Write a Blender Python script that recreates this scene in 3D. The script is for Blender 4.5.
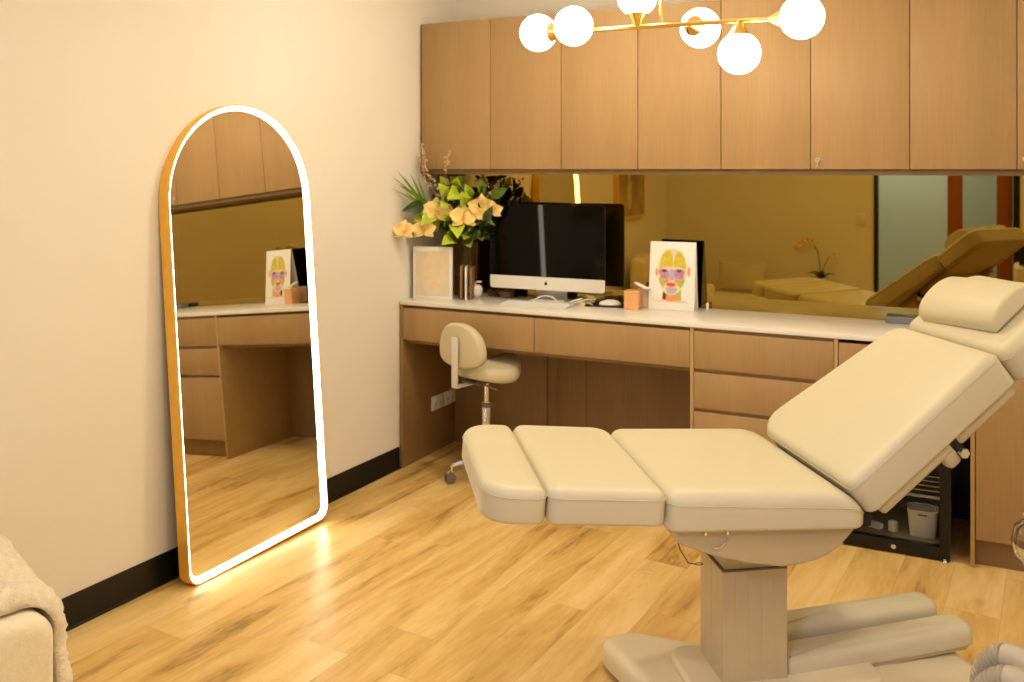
import bpy, bmesh, math, random
from mathutils import Vector, Matrix, noise
random.seed(7)
PI = math.pi
R = math.radians
SC = bpy.context.scene
COL = SC.collection
for o in list(bpy.data.objects):
    bpy.data.objects.remove(o)

# ------------------------------------------------------------------ camera
CX, EYE, FPX, YAW = 2.4765, 1.44, 923.5, 26.627
cd = bpy.data.cameras.new('camera')
cam = bpy.data.objects.new('camera', cd)
COL.objects.link(cam)
cam.location = (CX, 0, EYE)
cam.rotation_euler = (PI / 2, 0, R(YAW))
cd.sensor_fit = 'HORIZONTAL'
cd.sensor_width = 36.0
cd.lens = FPX / 1024 * 36
cd.shift_y = -(341 - 168.5) / 1024
cd.clip_start = 0.02
cd.dof.use_dof = True
cd.dof.focus_distance = 2.5
cd.dof.aperture_fstop = 4.5
SC.camera = cam

# ------------------------------------------------------------------ world, exposure, added fill lights
SC.view_settings.view_transform = 'Standard'
SC.view_settings.look = 'None'
SC.view_settings.gamma = 1
SC.view_settings.use_curve_mapping = False
SC.view_settings.exposure = 0.22
w = bpy.data.worlds.new('world')
SC.world = w
w.use_nodes = True
w.node_tree.nodes['Background'].inputs[0].default_value = (0.55, 0.75, 1.0, 1)
w.node_tree.nodes['Background'].inputs[1].default_value = 0.6
WARM = (1.0, 0.86, 0.65)
GLOBE_E = 20.0
LED_E = 13.0


def lamp(name, loc, watts, size, color=WARM, rot=(0, 0, 0), spread=165):
    d = bpy.data.lights.new(name, 'AREA')
    d.shape = 'DISK'
    d.size = size
    d.energy = watts
    d.color = color
    d.spread = R(spread)
    o = bpy.data.objects.new(name, d)
    o.location = loc
    o.rotation_euler = rot
    COL.objects.link(o)
    return o


CEIL = 2.70
FILL_LIGHTS = [(1.0, 0.7, 3.8), (2.3, 0.7, 10.0), (1.3, 1.9, 7.5), (1.0, 3.0, 8.5), (3.7, 1.0, 10.0), (3.7, 2.8, 12.0)]  # unseen lights added at the ceiling to brighten walls, floor and bed
for p in FILL_LIGHTS:
    lamp('fill_lamp', (p[0], p[1], CEIL - 0.03), p[2], 0.14)
lamp('corridor_daylight_fill', (1.9, -1.0, 2.45), 55, 0.5, (0.52, 0.64, 1.0))  # unseen cool lamp, added for the bluish daylight beyond the doorway

# ------------------------------------------------------------------ materials


def mat(name, col, rough=0.5, metal=0.0, spec=0.5, emit=None, estr=0.0, var=0.0, vscale=6.0, bump=0.0, bscale=80.0,
        trans=0.0, ior=1.45, coat=0.0, stretch=(1, 1, 1), sheen=0.0, alpha=1.0):
    m = bpy.data.materials.new(name)
    m.use_nodes = True
    nt = m.node_tree
    b = nt.nodes['Principled BSDF']
    c4 = (col[0], col[1], col[2], 1)
    b.inputs['Base Color'].default_value = c4
    b.inputs['Roughness'].default_value = rough
    b.inputs['Metallic'].default_value = metal
    b.inputs['Specular IOR Level'].default_value = spec
    b.inputs['Transmission Weight'].default_value = trans
    b.inputs['IOR'].default_value = ior
    b.inputs['Coat Weight'].default_value = coat
    b.inputs['Sheen Weight'].default_value = sheen
    b.inputs['Alpha'].default_value = alpha
    if emit:
        b.inputs['Emission Color'].default_value = (emit[0], emit[1], emit[2], 1)
        b.inputs['Emission Strength'].default_value = estr
    if var or bump:
        tc = nt.nodes.new('ShaderNodeTexCoord')
        mp = nt.nodes.new('ShaderNodeMapping')
        mp.inputs['Scale'].default_value = stretch
        nt.links.new(tc.outputs['Object'], mp.inputs[0])
    if var:
        n = nt.nodes.new('ShaderNodeTexNoise')
        n.inputs['Scale'].default_value = vscale
        n.inputs['Detail'].default_value = 5
        nt.links.new(mp.outputs[0], n.inputs['Vector'])
        r = nt.nodes.new('ShaderNodeValToRGB')
        r.color_ramp.elements[0].position = 0.3
        r.color_ramp.elements[1].position = 0.7
        r.color_ramp.elements[0].color = tuple(max(0, v * (1 - var)) for v in col) + (1,)
        r.color_ramp.elements[1].color = tuple(min(1, v * (1 + var)) for v in col) + (1,)
        nt.links.new(n.outputs['Fac'], r.inputs[0])
        nt.links.new(r.outputs[0], b.inputs['Base Color'])
    if bump:
        n2 = nt.nodes.new('ShaderNodeTexNoise')
        n2.inputs['Scale'].default_value = bscale
        n2.inputs['Detail'].default_value = 4
        nt.links.new(mp.outputs[0], n2.inputs['Vector'])
        bp = nt.nodes.new('ShaderNodeBump')
        bp.inputs['Strength'].default_value = bump
        bp.inputs['Distance'].default_value = 0.004
        nt.links.new(n2.outputs['Fac'], bp.inputs['Height'])
        nt.links.new(bp.outputs[0], b.inputs['Normal'])
    return m


def laminate(name, c0, c1, axis='Z'):
    """Timber-look laminate: fine grain running along one axis."""
    m = mat(name, c0, 0.45, spec=0.35)
    nt = m.node_tree
    b = nt.nodes['Principled BSDF']
    tc = nt.nodes.new('ShaderNodeTexCoord')
    mp = nt.nodes.new('ShaderNodeMapping')
    mp.inputs['Scale'].default_value = (1, 1, 0.045) if axis == 'Z' else (0.045, 1, 1)
    nt.links.new(tc.outputs['Object'], mp.inputs[0])
    n = nt.nodes.new('ShaderNodeTexNoise')
    n.inputs['Scale'].default_value = 120
    n.inputs['Detail'].default_value = 4
    n.inputs['Roughness'].default_value = 0.65
    nt.links.new(mp.outputs[0], n.inputs['Vector'])
    n2 = nt.nodes.new('ShaderNodeTexNoise')
    n2.inputs['Scale'].default_value = 9
    n2.inputs['Detail'].default_value = 3
    nt.links.new(mp.outputs[0], n2.inputs['Vector'])
    mx = nt.nodes.new('ShaderNodeMath')
    mx.operation = 'MULTIPLY_ADD'
    mx.inputs[1].default_value = 0.55
    nt.links.new(n.outputs['Fac'], mx.inputs[0])
    m2 = nt.nodes.new('ShaderNodeMath')
    m2.operation = 'MULTIPLY'
    m2.inputs[1].default_value = 0.45
    nt.links.new(n2.outputs['Fac'], m2.inputs[0])
    nt.links.new(m2.outputs[0], mx.inputs[2])
    r = nt.nodes.new('ShaderNodeValToRGB')
    r.color_ramp.elements[0].position = 0.36
    r.color_ramp.elements[1].position = 0.66
    r.color_ramp.elements[0].color = c1 + (1,)
    r.color_ramp.elements[1].color = c0 + (1,)
    nt.links.new(mx.outputs[0], r.inputs[0])
    nt.links.new(r.outputs[0], b.inputs['Base Color'])
    return m


def oak_floor():
    m = mat('oak_plank_floor', (0.5, 0.34, 0.17), 0.34, spec=0.45)
    nt = m.node_tree
    N, L = nt.nodes, nt.links
    b = N['Principled BSDF']
    tc = N.new('ShaderNodeTexCoord')
    mp0 = N.new('ShaderNodeMapping')
    mp0.inputs['Rotation'].default_value = (0, 0, R(4.0))
    L.new(tc.outputs['Object'], mp0.inputs[0])
    sep = N.new('ShaderNodeSeparateXYZ')
    L.new(mp0.outputs[0], sep.inputs[0])

    def math_(op, a, bb=None, c=None):
        k = N.new('ShaderNodeMath')
        k.operation = op
        for i, v in enumerate((a, bb, c)):
            if v is None:
                continue
            if isinstance(v, (int, float)):
                k.inputs[i].default_value = v
            else:
                L.new(v, k.inputs[i])
        return k.outputs[0]
    PW, PL = 0.165, 1.25
    xr = math_('DIVIDE', sep.outputs[0], PW)
    row = math_('FLOOR', xr)
    wn = N.new('ShaderNodeTexWhiteNoise')
    wn.noise_dimensions = '1D'
    L.new(row, wn.inputs['W'])
    yo = math_('MULTIPLY_ADD', wn.outputs['Value'], 5.0, sep.outputs[1])
    yr = math_('DIVIDE', yo, PL)
    colr = math_('FLOOR', yr)
    cmb = N.new('ShaderNodeCombineXYZ')
    L.new(row, cmb.inputs[0])
    L.new(colr, cmb.inputs[1])
    w2 = N.new('ShaderNodeTexWhiteNoise')
    w2.noise_dimensions = '3D'
    L.new(cmb.outputs[0], w2.inputs['Vector'])
    # grain coordinates: shifted per plank
    sh = N.new('ShaderNodeVectorMath')
    sh.operation = 'MULTIPLY_ADD'
    L.new(w2.outputs['Color'], sh.inputs[0])
    sh.inputs[1].default_value = (9, 9, 9)
    L.new(mp0.outputs[0], sh.inputs[2])
    mg = N.new('ShaderNodeMapping')
    mg.inputs['Scale'].default_value = (1, 0.16, 1)
    L.new(sh.outputs[0], mg.inputs[0])
    n1 = N.new('ShaderNodeTexNoise')          # broad cathedral bands
    n1.inputs['Scale'].default_value = 10
    n1.inputs['Detail'].default_value = 6
    n1.inputs['Roughness'].default_value = 0.6
    n1.inputs['Distortion'].default_value = 0.6
    L.new(mg.outputs[0], n1.inputs['Vector'])
    n2 = N.new('ShaderNodeTexNoise')          # fine fibres
    n2.inputs['Scale'].default_value = 85
    n2.inputs['Detail'].default_value = 3
    L.new(mg.outputs[0], n2.inputs['Vector'])
    mk = N.new('ShaderNodeMapping')
    mk.inputs['Scale'].default_value = (1, 0.42, 1)
    L.new(sh.outputs[0], mk.inputs[0])
    vo = N.new('ShaderNodeTexVoronoi')        # knots
    vo.inputs['Scale'].default_value = 4.2
    L.new(mk.outputs[0], vo.inputs['Vector'])
    kn = N.new('ShaderNodeMapRange')
    kn.inputs['From Min'].default_value = 0.02
    kn.inputs['From Max'].default_value = 0.13
    kn.inputs['To Min'].default_value = 1
    kn.inputs['To Max'].default_value = 0
    L.new(vo.outputs['Distance'], kn.inputs['Value'])
    sel = math_('GREATER_THAN', vo.outputs['Color'], 0.40)
    knot = math_('MULTIPLY', kn.outputs[0], sel)
    g = math_('MULTIPLY_ADD', n2.outputs['Fac'], 0.22, n1.outputs['Fac'])
    g = math_('MULTIPLY_ADD', w2.outputs['Value'], 0.24, g)
    g = math_('SUBTRACT', g, 0.035)
    r = N.new('ShaderNodeValToRGB')
    e = r.color_ramp.elements
    e[0].position = 0.43
    e[0].color = (0.30, 0.175, 0.048, 1)
    e[1].position = 0.92
    e[1].color = (0.85, 0.62, 0.28, 1)
    x = e.new(0.575)
    x.color = (0.65, 0.405, 0.125, 1)
    x = e.new(0.74)
    x.color = (0.76, 0.52, 0.19, 1)
    L.new(g, r.inputs[0])
    mixk = N.new('ShaderNodeMix')
    mixk.data_type = 'RGBA'
    L.new(math_('MULTIPLY', knot, 0.85), mixk.inputs['Factor'])
    L.new(r.outputs[0], mixk.inputs['A'])
    mixk.inputs['B'].default_value = (0.14, 0.07, 0.025, 1)
    # seams
    fx = math_('FRACT', xr)
    fy = math_('FRACT', yr)
    sx = math_('LESS_THAN', fx, 0.010)
    sy = math_('LESS_THAN', fy, 0.0016)
    seam = math_('MAXIMUM', sx, sy)
    mixs = N.new('ShaderNodeMix')
    mixs.data_type = 'RGBA'
    L.new(math_('MULTIPLY', seam, 0.30), mixs.inputs['Factor'])
    L.new(mixk.outputs['Result'], mixs.inputs['A'])
    mixs.inputs['B'].default_value = (0.2, 0.11, 0.05, 1)
    L.new(mixs.outputs['Result'], b.inputs['Base Color'])
    bp = N.new('ShaderNodeBump')
    bp.inputs['Strength'].default_value = 0.12
    bp.inputs['Distance'].default_value = 0.002
    L.new(n2.outputs['Fac'], bp.inputs['Height'])
    L.new(bp.outputs[0], b.inputs['Normal'])
    return m


M = {}
M['wall'] = mat('painted_wall', (0.845, 0.805, 0.73), 0.75, spec=0.25, var=0.012, vscale=1.6, bump=0.05, bscale=160)
M['ceiling'] = mat('ceiling_paint', (0.82, 0.81, 0.79), 0.8, spec=0.2, var=0.01, vscale=2)
M['floor'] = oak_floor()
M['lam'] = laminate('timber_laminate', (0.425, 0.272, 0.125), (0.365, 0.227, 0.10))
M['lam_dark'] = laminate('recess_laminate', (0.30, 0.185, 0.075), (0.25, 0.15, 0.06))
M['rail'] = mat('dark_timber_rail', (0.17, 0.10, 0.035), 0.5, var=0.1, vscale=12)
M['carcass'] = mat('carcass_edge', (0.44, 0.29, 0.12), 0.5, var=0.05, vscale=20)
M['black_skirt'] = mat('black_skirting', (0.006, 0.0055, 0.005), 0.38, spec=0.5, var=0.1, vscale=10)
M['stone'] = mat('pale_stone_top', (0.80, 0.76, 0.69), 0.22, spec=0.5, var=0.02, vscale=7)
M['bronze_mirror'] = mat('bronze_mirror', (0.385, 0.272, 0.069), 0.015, metal=1.0, var=0.004, vscale=2)
M['mirror'] = mat('silver_mirror', (0.80, 0.76, 0.66), 0.01, metal=1.0, var=0.004, vscale=2)
M['gold'] = mat('brushed_gold', (0.93, 0.55, 0.09), 0.42, metal=0.4, var=0.05, vscale=30)
M['brass'] = mat('satin_brass', (0.86, 0.55, 0.17), 0.22, metal=1.0, var=0.04, vscale=30)
M['globe'] = mat('opal_globe', (0.9, 0.88, 0.82), 0.3, emit=(1.0, 0.84, 0.58), estr=GLOBE_E, var=0.002)
M['led'] = mat('led_diffuser', (0.9, 0.88, 0.8), 0.4, emit=(1.0, 0.88, 0.66), estr=LED_E, var=0.002)
M['vinyl'] = mat('cream_vinyl', (0.595, 0.53, 0.355), 0.42, spec=0.4, var=0.012, vscale=5, bump=0.05, bscale=260)
M['bed_metal'] = mat('grey_coated_metal', (0.52, 0.425, 0.245), 0.42, spec=0.4, var=0.02, vscale=9)
M['bed_plastic'] = mat('cream_moulded_plastic', (0.76, 0.66, 0.44), 0.33, spec=0.5, var=0.02, vscale=6)
M['bed_column'] = mat('ribbed_column_metal', (0.54, 0.44, 0.255), 0.4, spec=0.45, var=0.03, vscale=12)
M['chrome'] = mat('chrome', (0.78, 0.76, 0.72), 0.14, metal=1.0, var=0.03, vscale=15)
M['steel'] = mat('satin_steel', (0.62, 0.6, 0.57), 0.3, metal=1.0, var=0.03, vscale=15)
M['black'] = mat('black_plastic', (0.005, 0.0045, 0.004), 0.4, var=0.1, vscale=10)
M['black_gloss'] = mat('black_glass', (0.003, 0.003, 0.003), 0.03, spec=0.16, var=0.05)
M['rubber'] = mat('grey_rubber', (0.14, 0.12, 0.11), 0.6, var=0.1, vscale=20)
M['white_plastic'] = mat('white_plastic', (0.80, 0.78, 0.74), 0.35, var=0.01, vscale=8)
M['alu_shaded'] = mat('shaded_aluminium', (0.30, 0.29, 0.27), 0.35, metal=1.0, var=0.03, vscale=10)  # aluminium darkened, the shade behind the computer is in the colour
M['alu'] = mat('silver_aluminium', (0.80, 0.78, 0.74), 0.38, metal=0.55, var=0.02, vscale=10)
M['clear'] = mat('clear_acrylic', (0.95, 0.95, 0.93), 0.03, trans=1.0, ior=1.2, var=0.003)
M['fridge_glass'] = mat('fridge_glass', (0.75, 0.75, 0.72), 0.02, trans=1.0, ior=1.05, var=0.01)
M['paper'] = mat('white_card', (0.82, 0.80, 0.75), 0.4, var=0.008, vscale=10)
M['peach'] = mat('peach_candle_wax', (0.78, 0.40, 0.17), 0.3, var=0.12, vscale=12)
M['peach_pale'] = mat('pale_peach_wax', (0.80, 0.52, 0.33), 0.3, var=0.08, vscale=14)
M['boucle'] = mat('cream_upholstery', (0.86, 0.77, 0.58), 0.85, var=0.04, vscale=60, bump=0.35, bscale=260, sheen=0.3)
M['fleece'] = mat('sherpa_fleece', (0.82, 0.72, 0.55), 0.95, var=0.10, vscale=70, bump=0.9, bscale=170, sheen=0.5)
M['linen'] = mat('linen_cushion', (0.70, 0.62, 0.45), 0.9, var=0.04, vscale=40, bump=0.3, bscale=300)
M['amber'] = mat('amber_glass', (0.45, 0.27, 0.10), 0.05, trans=0.85, ior=1.3, var=0.05, vscale=5)
M['ceramic'] = mat('white_ceramic', (0.80, 0.77, 0.70), 0.25, var=0.01)
M['leaf'] = mat('green_leaf', (0.17, 0.28, 0.025), 0.42, var=0.3, vscale=18)
M['leaf_dark'] = mat('dark_green_leaf', (0.035, 0.07, 0.014), 0.45, var=0.3, vscale=18)
M['leaf_lime'] = mat('lime_leaf', (0.50, 0.62, 0.05), 0.4, var=0.18, vscale=20)
M['petal'] = mat('cream_orchid_petal', (0.90, 0.68, 0.25), 0.5, var=0.08, vscale=30)
M['petal_core'] = mat('orange_orchid_lip', (0.80, 0.45, 0.08), 0.5, var=0.15, vscale=40)
M['stem'] = mat('plant_stem', (0.16, 0.2, 0.05), 0.5, var=0.2, vscale=20)
M['dried'] = mat('dried_flower_spray', (0.62, 0.40, 0.22), 0.8, var=0.25, vscale=40)
M['wood_red'] = mat('stained_timber', (0.30, 0.09, 0.02), 0.4, var=0.15, vscale=9, stretch=(1, 1, 0.1))
M['daylight_tint'] = mat('daylight_tinted_paint', (0.52, 0.62, 0.84), 0.7, var=0.02, vscale=2)  # pale wall tinted blue, the cool daylight is put into its colour
M['canvas'] = mat('canvas_print', (0.42, 0.30, 0.14), 0.7, var=0.35, vscale=4)
M['hose'] = mat('grey_hose', (0.36, 0.30, 0.21), 0.5, var=0.05, vscale=20)
M['cuff'] = mat('pale_grey_cuff', (0.47, 0.40, 0.28), 0.4, var=0.03, vscale=20)
M['brown'] = mat('brown_glass_jar', (0.14, 0.07, 0.025), 0.15, var=0.2, vscale=12)
M['book_brown'] = mat('brown_card', (0.28, 0.15, 0.06), 0.6, var=0.1, vscale=15)
M['thread'] = mat('cream_thread', (0.8, 0.68, 0.48), 0.6, var=0.05)
# face chart inks
M['skin'] = mat('print_skin', (0.78, 0.55, 0.38), 0.35, var=0.06, vscale=40)
M['f_yellow'] = mat('print_olive_yellow', (0.62, 0.50, 0.05), 0.35, var=0.1, vscale=60)
M['f_purple'] = mat('print_violet', (0.50, 0.24, 0.42), 0.35, var=0.15, vscale=70)
M['f_orange'] = mat('print_orange', (0.85, 0.32, 0.10), 0.35, var=0.15, vscale=60)
M['f_red'] = mat('print_red', (0.70, 0.10, 0.06), 0.35, var=0.1, vscale=60)
M['f_blue'] = mat('print_blue_grey', (0.45, 0.42, 0.50), 0.35, var=0.1, vscale=60)
M['f_green'] = mat('print_green', (0.45, 0.48, 0.10), 0.35, var=0.1, vscale=60)
M['f_dark'] = mat('print_dark', (0.10, 0.05, 0.05), 0.35, var=0.1, vscale=60)
M['f_pale'] = mat('print_pale_skin', (0.76, 0.61, 0.43), 0.35, var=0.05, vscale=25)
M['f_haze'] = mat('print_pale_grey', (0.70, 0.60, 0.45), 0.35, var=0.06, vscale=25)

# ------------------------------------------------------------------ mesh helpers


class MB:
    def __init__(s):
        s.bm = bmesh.new()

    def _merge(s, tb, M4=None, mi=0):
        if M4 is not None:
            bmesh.ops.transform(tb, matrix=M4, verts=tb.verts)
        vm = {}
        for v in tb.verts:
            vm[v] = s.bm.verts.new(v.co)
        for f in tb.faces:
            try:
                nf = s.bm.faces.new([vm[v] for v in f.verts])
                nf.material_index = mi
            except ValueError:
                pass
        tb.free()
        return s

    def box(s, x0, x1, y0, y1, z0, z1, bev=0.0, mi=0, M4=None, seg=2):
        tb = bmesh.new()
        bmesh.ops.create_cube(tb, size=1)
        for v in tb.verts:
            v.co = Vector((x0 + (v.co.x + .5) * (x1 - x0), y0 + (v.co.y + .5) * (y1 - y0), z0 + (v.co.z + .5) * (z1 - z0)))
        if bev:
            bmesh.ops.bevel(tb, geom=list(tb.edges), offset=bev, segments=seg, profile=0.5, affect='EDGES')
        return s._merge(tb, M4, mi)

    def grid(s, fn, nu, nv, mi=0, closed_u=False, closed_v=False, M4=None):
        tb = bmesh.new()
        vs = [[tb.verts.new(fn(i, j)) for j in range(nv)] for i in range(nu)]
        for i in range(nu if closed_u else nu - 1):
            for j in range(nv if closed_v else nv - 1):
                tb.faces.new((vs[i][j], vs[(i + 1) % nu][j], vs[(i + 1) % nu][(j + 1) % nv], vs[i][(j + 1) % nv]))
        return s._merge(tb, M4, mi)

    def rings(s, rings, mi=0, cap=True, M4=None):
        """Loft of closed rings (lists of Vectors with equal counts)."""
        tb = bmesh.new()
        vr = [[tb.verts.new(p) for p in r] for r in rings]
        n = len(rings[0])
        for a, b in zip(vr[:-1], vr[1:]):
            for i in range(n):
                tb.faces.new((a[i], a[(i + 1) % n], b[(i + 1) % n], b[i]))
        if cap:
            tb.faces.new(list(reversed(vr[0])))
            tb.faces.new(vr[-1])
        bmesh.ops.recalc_face_normals(tb, faces=list(tb.faces))
        return s._merge(tb, M4, mi)

    def tube(s, pts, r, n=10, mi=0, M4=None):
        pts = [Vector(p) for p in pts]
        rr = r if isinstance(r, (list, tuple)) else [r] * len(pts)
        rings = []
        up = None
        for i, p in enumerate(pts):
            d = (pts[min(i + 1, len(pts) - 1)] - pts[max(i - 1, 0)]).normalized()
            if up is None:
                up = Vector((0, 0, 1)) if abs(d.z) < 0.9 else Vector((1, 0, 0))
            a = d.cross(up)
            if a.length < 1e-5:
                up = Vector((0, 1, 0))
                a = d.cross(up)
            a.normalize()
            b = a.cross(d).normalized()
            up = b
            rings.append([p + (a * math.cos(t) + b * math.sin(t)) * rr[i] for t in [2 * PI * k / n for k in range(n)]])
        return s.rings(rings, mi, True, M4)

    def lathe(s, prof, n=24, mi=0, M4=None):
        rings = [[Vector((max(r, 1e-4) * math.cos(2 * PI * k / n), max(r, 1e-4) * math.sin(2 * PI * k / n), z)) for k in range(n)] for r, z in prof]
        return s.rings(rings, mi, True, M4)

    def ball(s, c, r, mi=0, n=20, M4=None, sc=(1, 1, 1)):
        k = n // 2
        rings = []
        for i in range(1, k):
            t = PI * i / k
            rings.append([Vector((c[0] + sc[0] * r * math.sin(t) * math.cos(2 * PI * j / n), c[1] + sc[1] * r * math.sin(t) * math.sin(2 * PI * j / n), c[2] + sc[2] * r * math.cos(t))) for j in range(n)])
        return s.rings(rings, mi, True, M4)

    def prism(s, outline, h0, h1, M4=None, mi=0, bev=0.0, seg=2):
        """Outline in local XY extruded from z=h0 to z=h1."""
        tb = bmesh.new()
        a = [tb.verts.new((p[0], p[1], h0)) for p in outline]
        b = [tb.verts.new((p[0], p[1], h1)) for p in outline]
        n = len(outline)
        tb.faces.new(list(reversed(a)))
        tb.faces.new(b)
        for i in range(n):
            tb.faces.new((a[i], a[(i + 1) % n], b[(i + 1) % n], b[i]))
        bmesh.ops.recalc_face_normals(tb, faces=list(tb.faces))
        if bev:
            ed = [e for e in tb.edges if abs(e.verts[0].co.z - e.verts[1].co.z) < 1e-7]
            bmesh.ops.bevel(tb, geom=ed, offset=bev, segments=seg, profile=0.5, affect='EDGES')
        return s._merge(tb, M4, mi)

    def poly(s, pts, mi=0):
        vs = [s.bm.verts.new(p) for p in pts]
        f = s.bm.faces.new(vs)
        f.material_index = mi
        return s

    def puff(s, outline, z0, z1, r=0.02, crown=0.0, mi=0, M4=None, rb=None, tri=5):
        """Upholstered slab: outline (CCW) with rolled top and bottom edges and a crowned top."""
        rb = r if rb is None else rb
        n = len(outline)
        c = Vector((sum(p[0] for p in outline) / n, sum(p[1] for p in outline) / n))
        P = [Vector((p[0], p[1])) for p in outline]

        def inset(d):
            res = []
            for i in range(n):
                a, b, d2 = P[i - 1], P[i], P[(i + 1) % n]
                e1 = (b - a).normalized()
                e2 = (d2 - b).normalized()
                n1 = Vector((-e1.y, e1.x))
                n2 = Vector((-e2.y, e2.x))
                k = (n1 + n2)
                k.normalize()
                cs = max(0.5, k.dot(n1))
                res.append(b + k * d / cs)
            return res
        rings = []
        for i in range(tri + 1):
            t = PI / 2 * i / tri
            q = inset(rb * (1 - math.sin(t)))
            rings.append([Vector((p.x, p.y, z0 + rb * (1 - math.cos(t)))) for p in q])
        for i in range(tri + 1):
            t = PI / 2 * i / tri
            q = inset(r * (1 - math.cos(t)))
            rings.append([Vector((p.x, p.y, z1 - r + r * math.sin(t))) for p in q])
        base = inset(r)
        for k in (0.06, 0.15, 0.3, 0.5, 0.7, 0.88, 0.98):
            rings.append([Vector((p.x + (c.x - p.x) * k, p.y + (c.y - p.y) * k, z1 + crown * (1 - (1 - k) ** 2.2))) for p in base])
        return s.rings(rings, mi, True, M4)

    def build(s, name, mats, parent=None, loc=None, ang=35, world=False):
        me = bpy.data.meshes.new(name)
        if world and parent is not None:
            bmesh.ops.transform(s.bm, matrix=Matrix.Translation(-Vector(parent_world(parent))), verts=s.bm.verts)
        s.bm.to_mesh(me)
        s.bm.free()
        for m in (mats if isinstance(mats, (list, tuple)) else [mats]):
            me.materials.append(m)
        me.polygons.foreach_set('use_smooth', [True] * len(me.polygons))
        me.set_sharp_from_angle(angle=R(ang))
        o = bpy.data.objects.new(name, me)
        COL.objects.link(o)
        if parent is not None:
            o.parent = parent
        if loc is not None:
            o.location = loc
        return o


def parent_world(p):
    v = Vector((0, 0, 0))
    while p is not None:
        v = v + Vector(p.location)
        p = p.parent
    return v


def tag(o, label, cat, group=None):
    o['label'] = label
    o['category'] = cat
    if group:
        o['group'] = group
    return o


def thing(name, label, cat, loc=(0, 0, 0), rot=(0, 0, 0), group=None):
    o = bpy.data.objects.new(name, None)
    o.empty_display_size = 0.05
    COL.objects.link(o)
    o.location = loc
    o.rotation_euler = rot
    return tag(o, label, cat, group)


def copy_tree(root, loc, label, rot=None, group=None):
    r = root.copy()
    COL.objects.link(r)
    r.location = loc
    if rot is not None:
        r.rotation_euler = rot
    r['label'] = label
    if group:
        r['group'] = group
    for ch in list(root.children):
        c = ch.copy()
        COL.objects.link(c)
        c.parent = r
        for g in list(ch.children):
            d = g.copy()
            COL.objects.link(d)
            d.parent = c
    return r


def struct(name, mb, m, ang=35):
    o = mb.build(name, m, ang=ang)
    o['kind'] = 'structure'
    return o


def rrect(x0, x1, y0, y1, r, n=6):
    """CCW rounded rectangle; r is one radius or four (x1y0, x1y1, x0y1, x0y0)."""
    rs = r if isinstance(r, (list, tuple)) else [r] * 4
    out = []
    cs = [(x1, y0, -90, -1, 1), (x1, y1, 0, -1, -1), (x0, y1, 90, 1, -1), (x0, y0, 180, 1, 1)]
    for (x, y, a0, sx, sy), q in zip(cs, rs):
        q = max(q, 1e-4)
        for k in range(n + 1):
            a = R(a0 + 90 * k / n)
            out.append((x + sx * q + q * math.cos(a), y + sy * q + q * math.sin(a)))
    return out


def resample(outline, step):
    """Adds points along the long straight runs of an outline."""
    out = []
    n = len(outline)
    for i in range(n):
        a, b = Vector(outline[i]), Vector(outline[(i + 1) % n])
        k = max(1, int((b - a).length / step))
        for j in range(k):
            out.append(tuple(a + (b - a) * j / k))
    return out


def T(x, y, z):
    return Matrix.Translation((x, y, z))


def RX(d):
    return Matrix.Rotation(R(d), 4, 'X')


def RY(d):
    return Matrix.Rotation(R(d), 4, 'Y')


def RZ(d):
    return Matrix.Rotation(R(d), 4, 'Z')


# ------------------------------------------------------------------ room shell
YF = 3.727            # front plane of the desk and base cabinets
YB = 4.152            # bronze mirror plane
YW = 4.24             # back wall plane
YU = 3.897            # front plane of the overhead cupboards
YR = -0.20            # rear wall with the doorway
XR = 4.30
WS = 0.0335           # the left wall is a touch out of square


def xw(y):
    return -WS * (3.727 - y) - 0.002


mb = MB()
mb.box(-0.6, XR + 0.3, -2.4, YB + 0.4, -0.08, 0.0)
struct('floor', mb, M['floor'])
mb = MB()
mb.box(-0.6, XR + 0.3, -2.4, YB + 0.4, CEIL, CEIL + 0.1)
struct('ceiling', mb, M['ceiling'])
mb = MB()
y0, y1 = YR - 0.15, YW + 0.02
mb.prism([(xw(y0), y0), (xw(y1), y1), (xw(y1) - 0.12, y1), (xw(y0) - 0.12, y0)], 0, CEIL)
struct('wall_left', mb, M['wall'])
mb = MB()
mb.box(-0.3, XR + 0.15, YW, YW + 0.12, 0, CEIL)
struct('wall_back', mb, M['wall'])
mb = MB()
mb.box(XR, XR + 0.12, YR - 0.1, YW + 0.05, 0, CEIL)
struct('wall_right', mb, M['wall'])
DX0, DX1, DH = 1.70, 2.80, 2.25       # doorway in the rear wall
mb = MB()
mb.box(-0.3, DX0, YR - 0.1, YR, 0, CEIL)
mb.box(DX1, XR + 0.1, YR - 0.1, YR, 0, CEIL)
mb.box(DX0, DX1, YR - 0.1, YR, DH, CEIL)
struct('wall_rear', mb, M['wall'])
mb = MB()
mb.box(0.6, 3.6, -1.75, -1.65, 0, CEIL)
struct('wall_corridor', mb, M['daylight_tint'])
mb = MB()
for (a, b_) in ((DX0, DX0 + 0.03), (DX1 - 0.045, DX1)):
    mb.box(a, b_, YR - 0.115, YR + 0.015, 0, DH, 0.002)
mb.box(DX0, DX1, YR - 0.115, YR + 0.015, DH - 0.04, DH, 0.002)
struct('trim_1', mb, M['black'])


def skirt(name, a, b_, side=1):
    """Black cove skirting along a wall from a to b_ (XY points)."""
    a, b_ = Vector((a[0], a[1], 0)), Vector((b_[0], b_[1], 0))
    d = (b_ - a).normalized()
    nrm = Vector((d.y, -d.x, 0)) * side
    prof = [(0, 0), (0.016, 0), (0.0155, 0.004), (0.009, 0.008), (0.007, 0.014), (0.006, 0.098), (0.004, 0.102), (0, 0.102)]
    mb = MB()
    mb.rings([[p + nrm * q + Vector((0, 0, z)) for q, z in prof] for p in (a, b_)])
    struct(name, mb, M['black_skirt'], 20)


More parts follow.
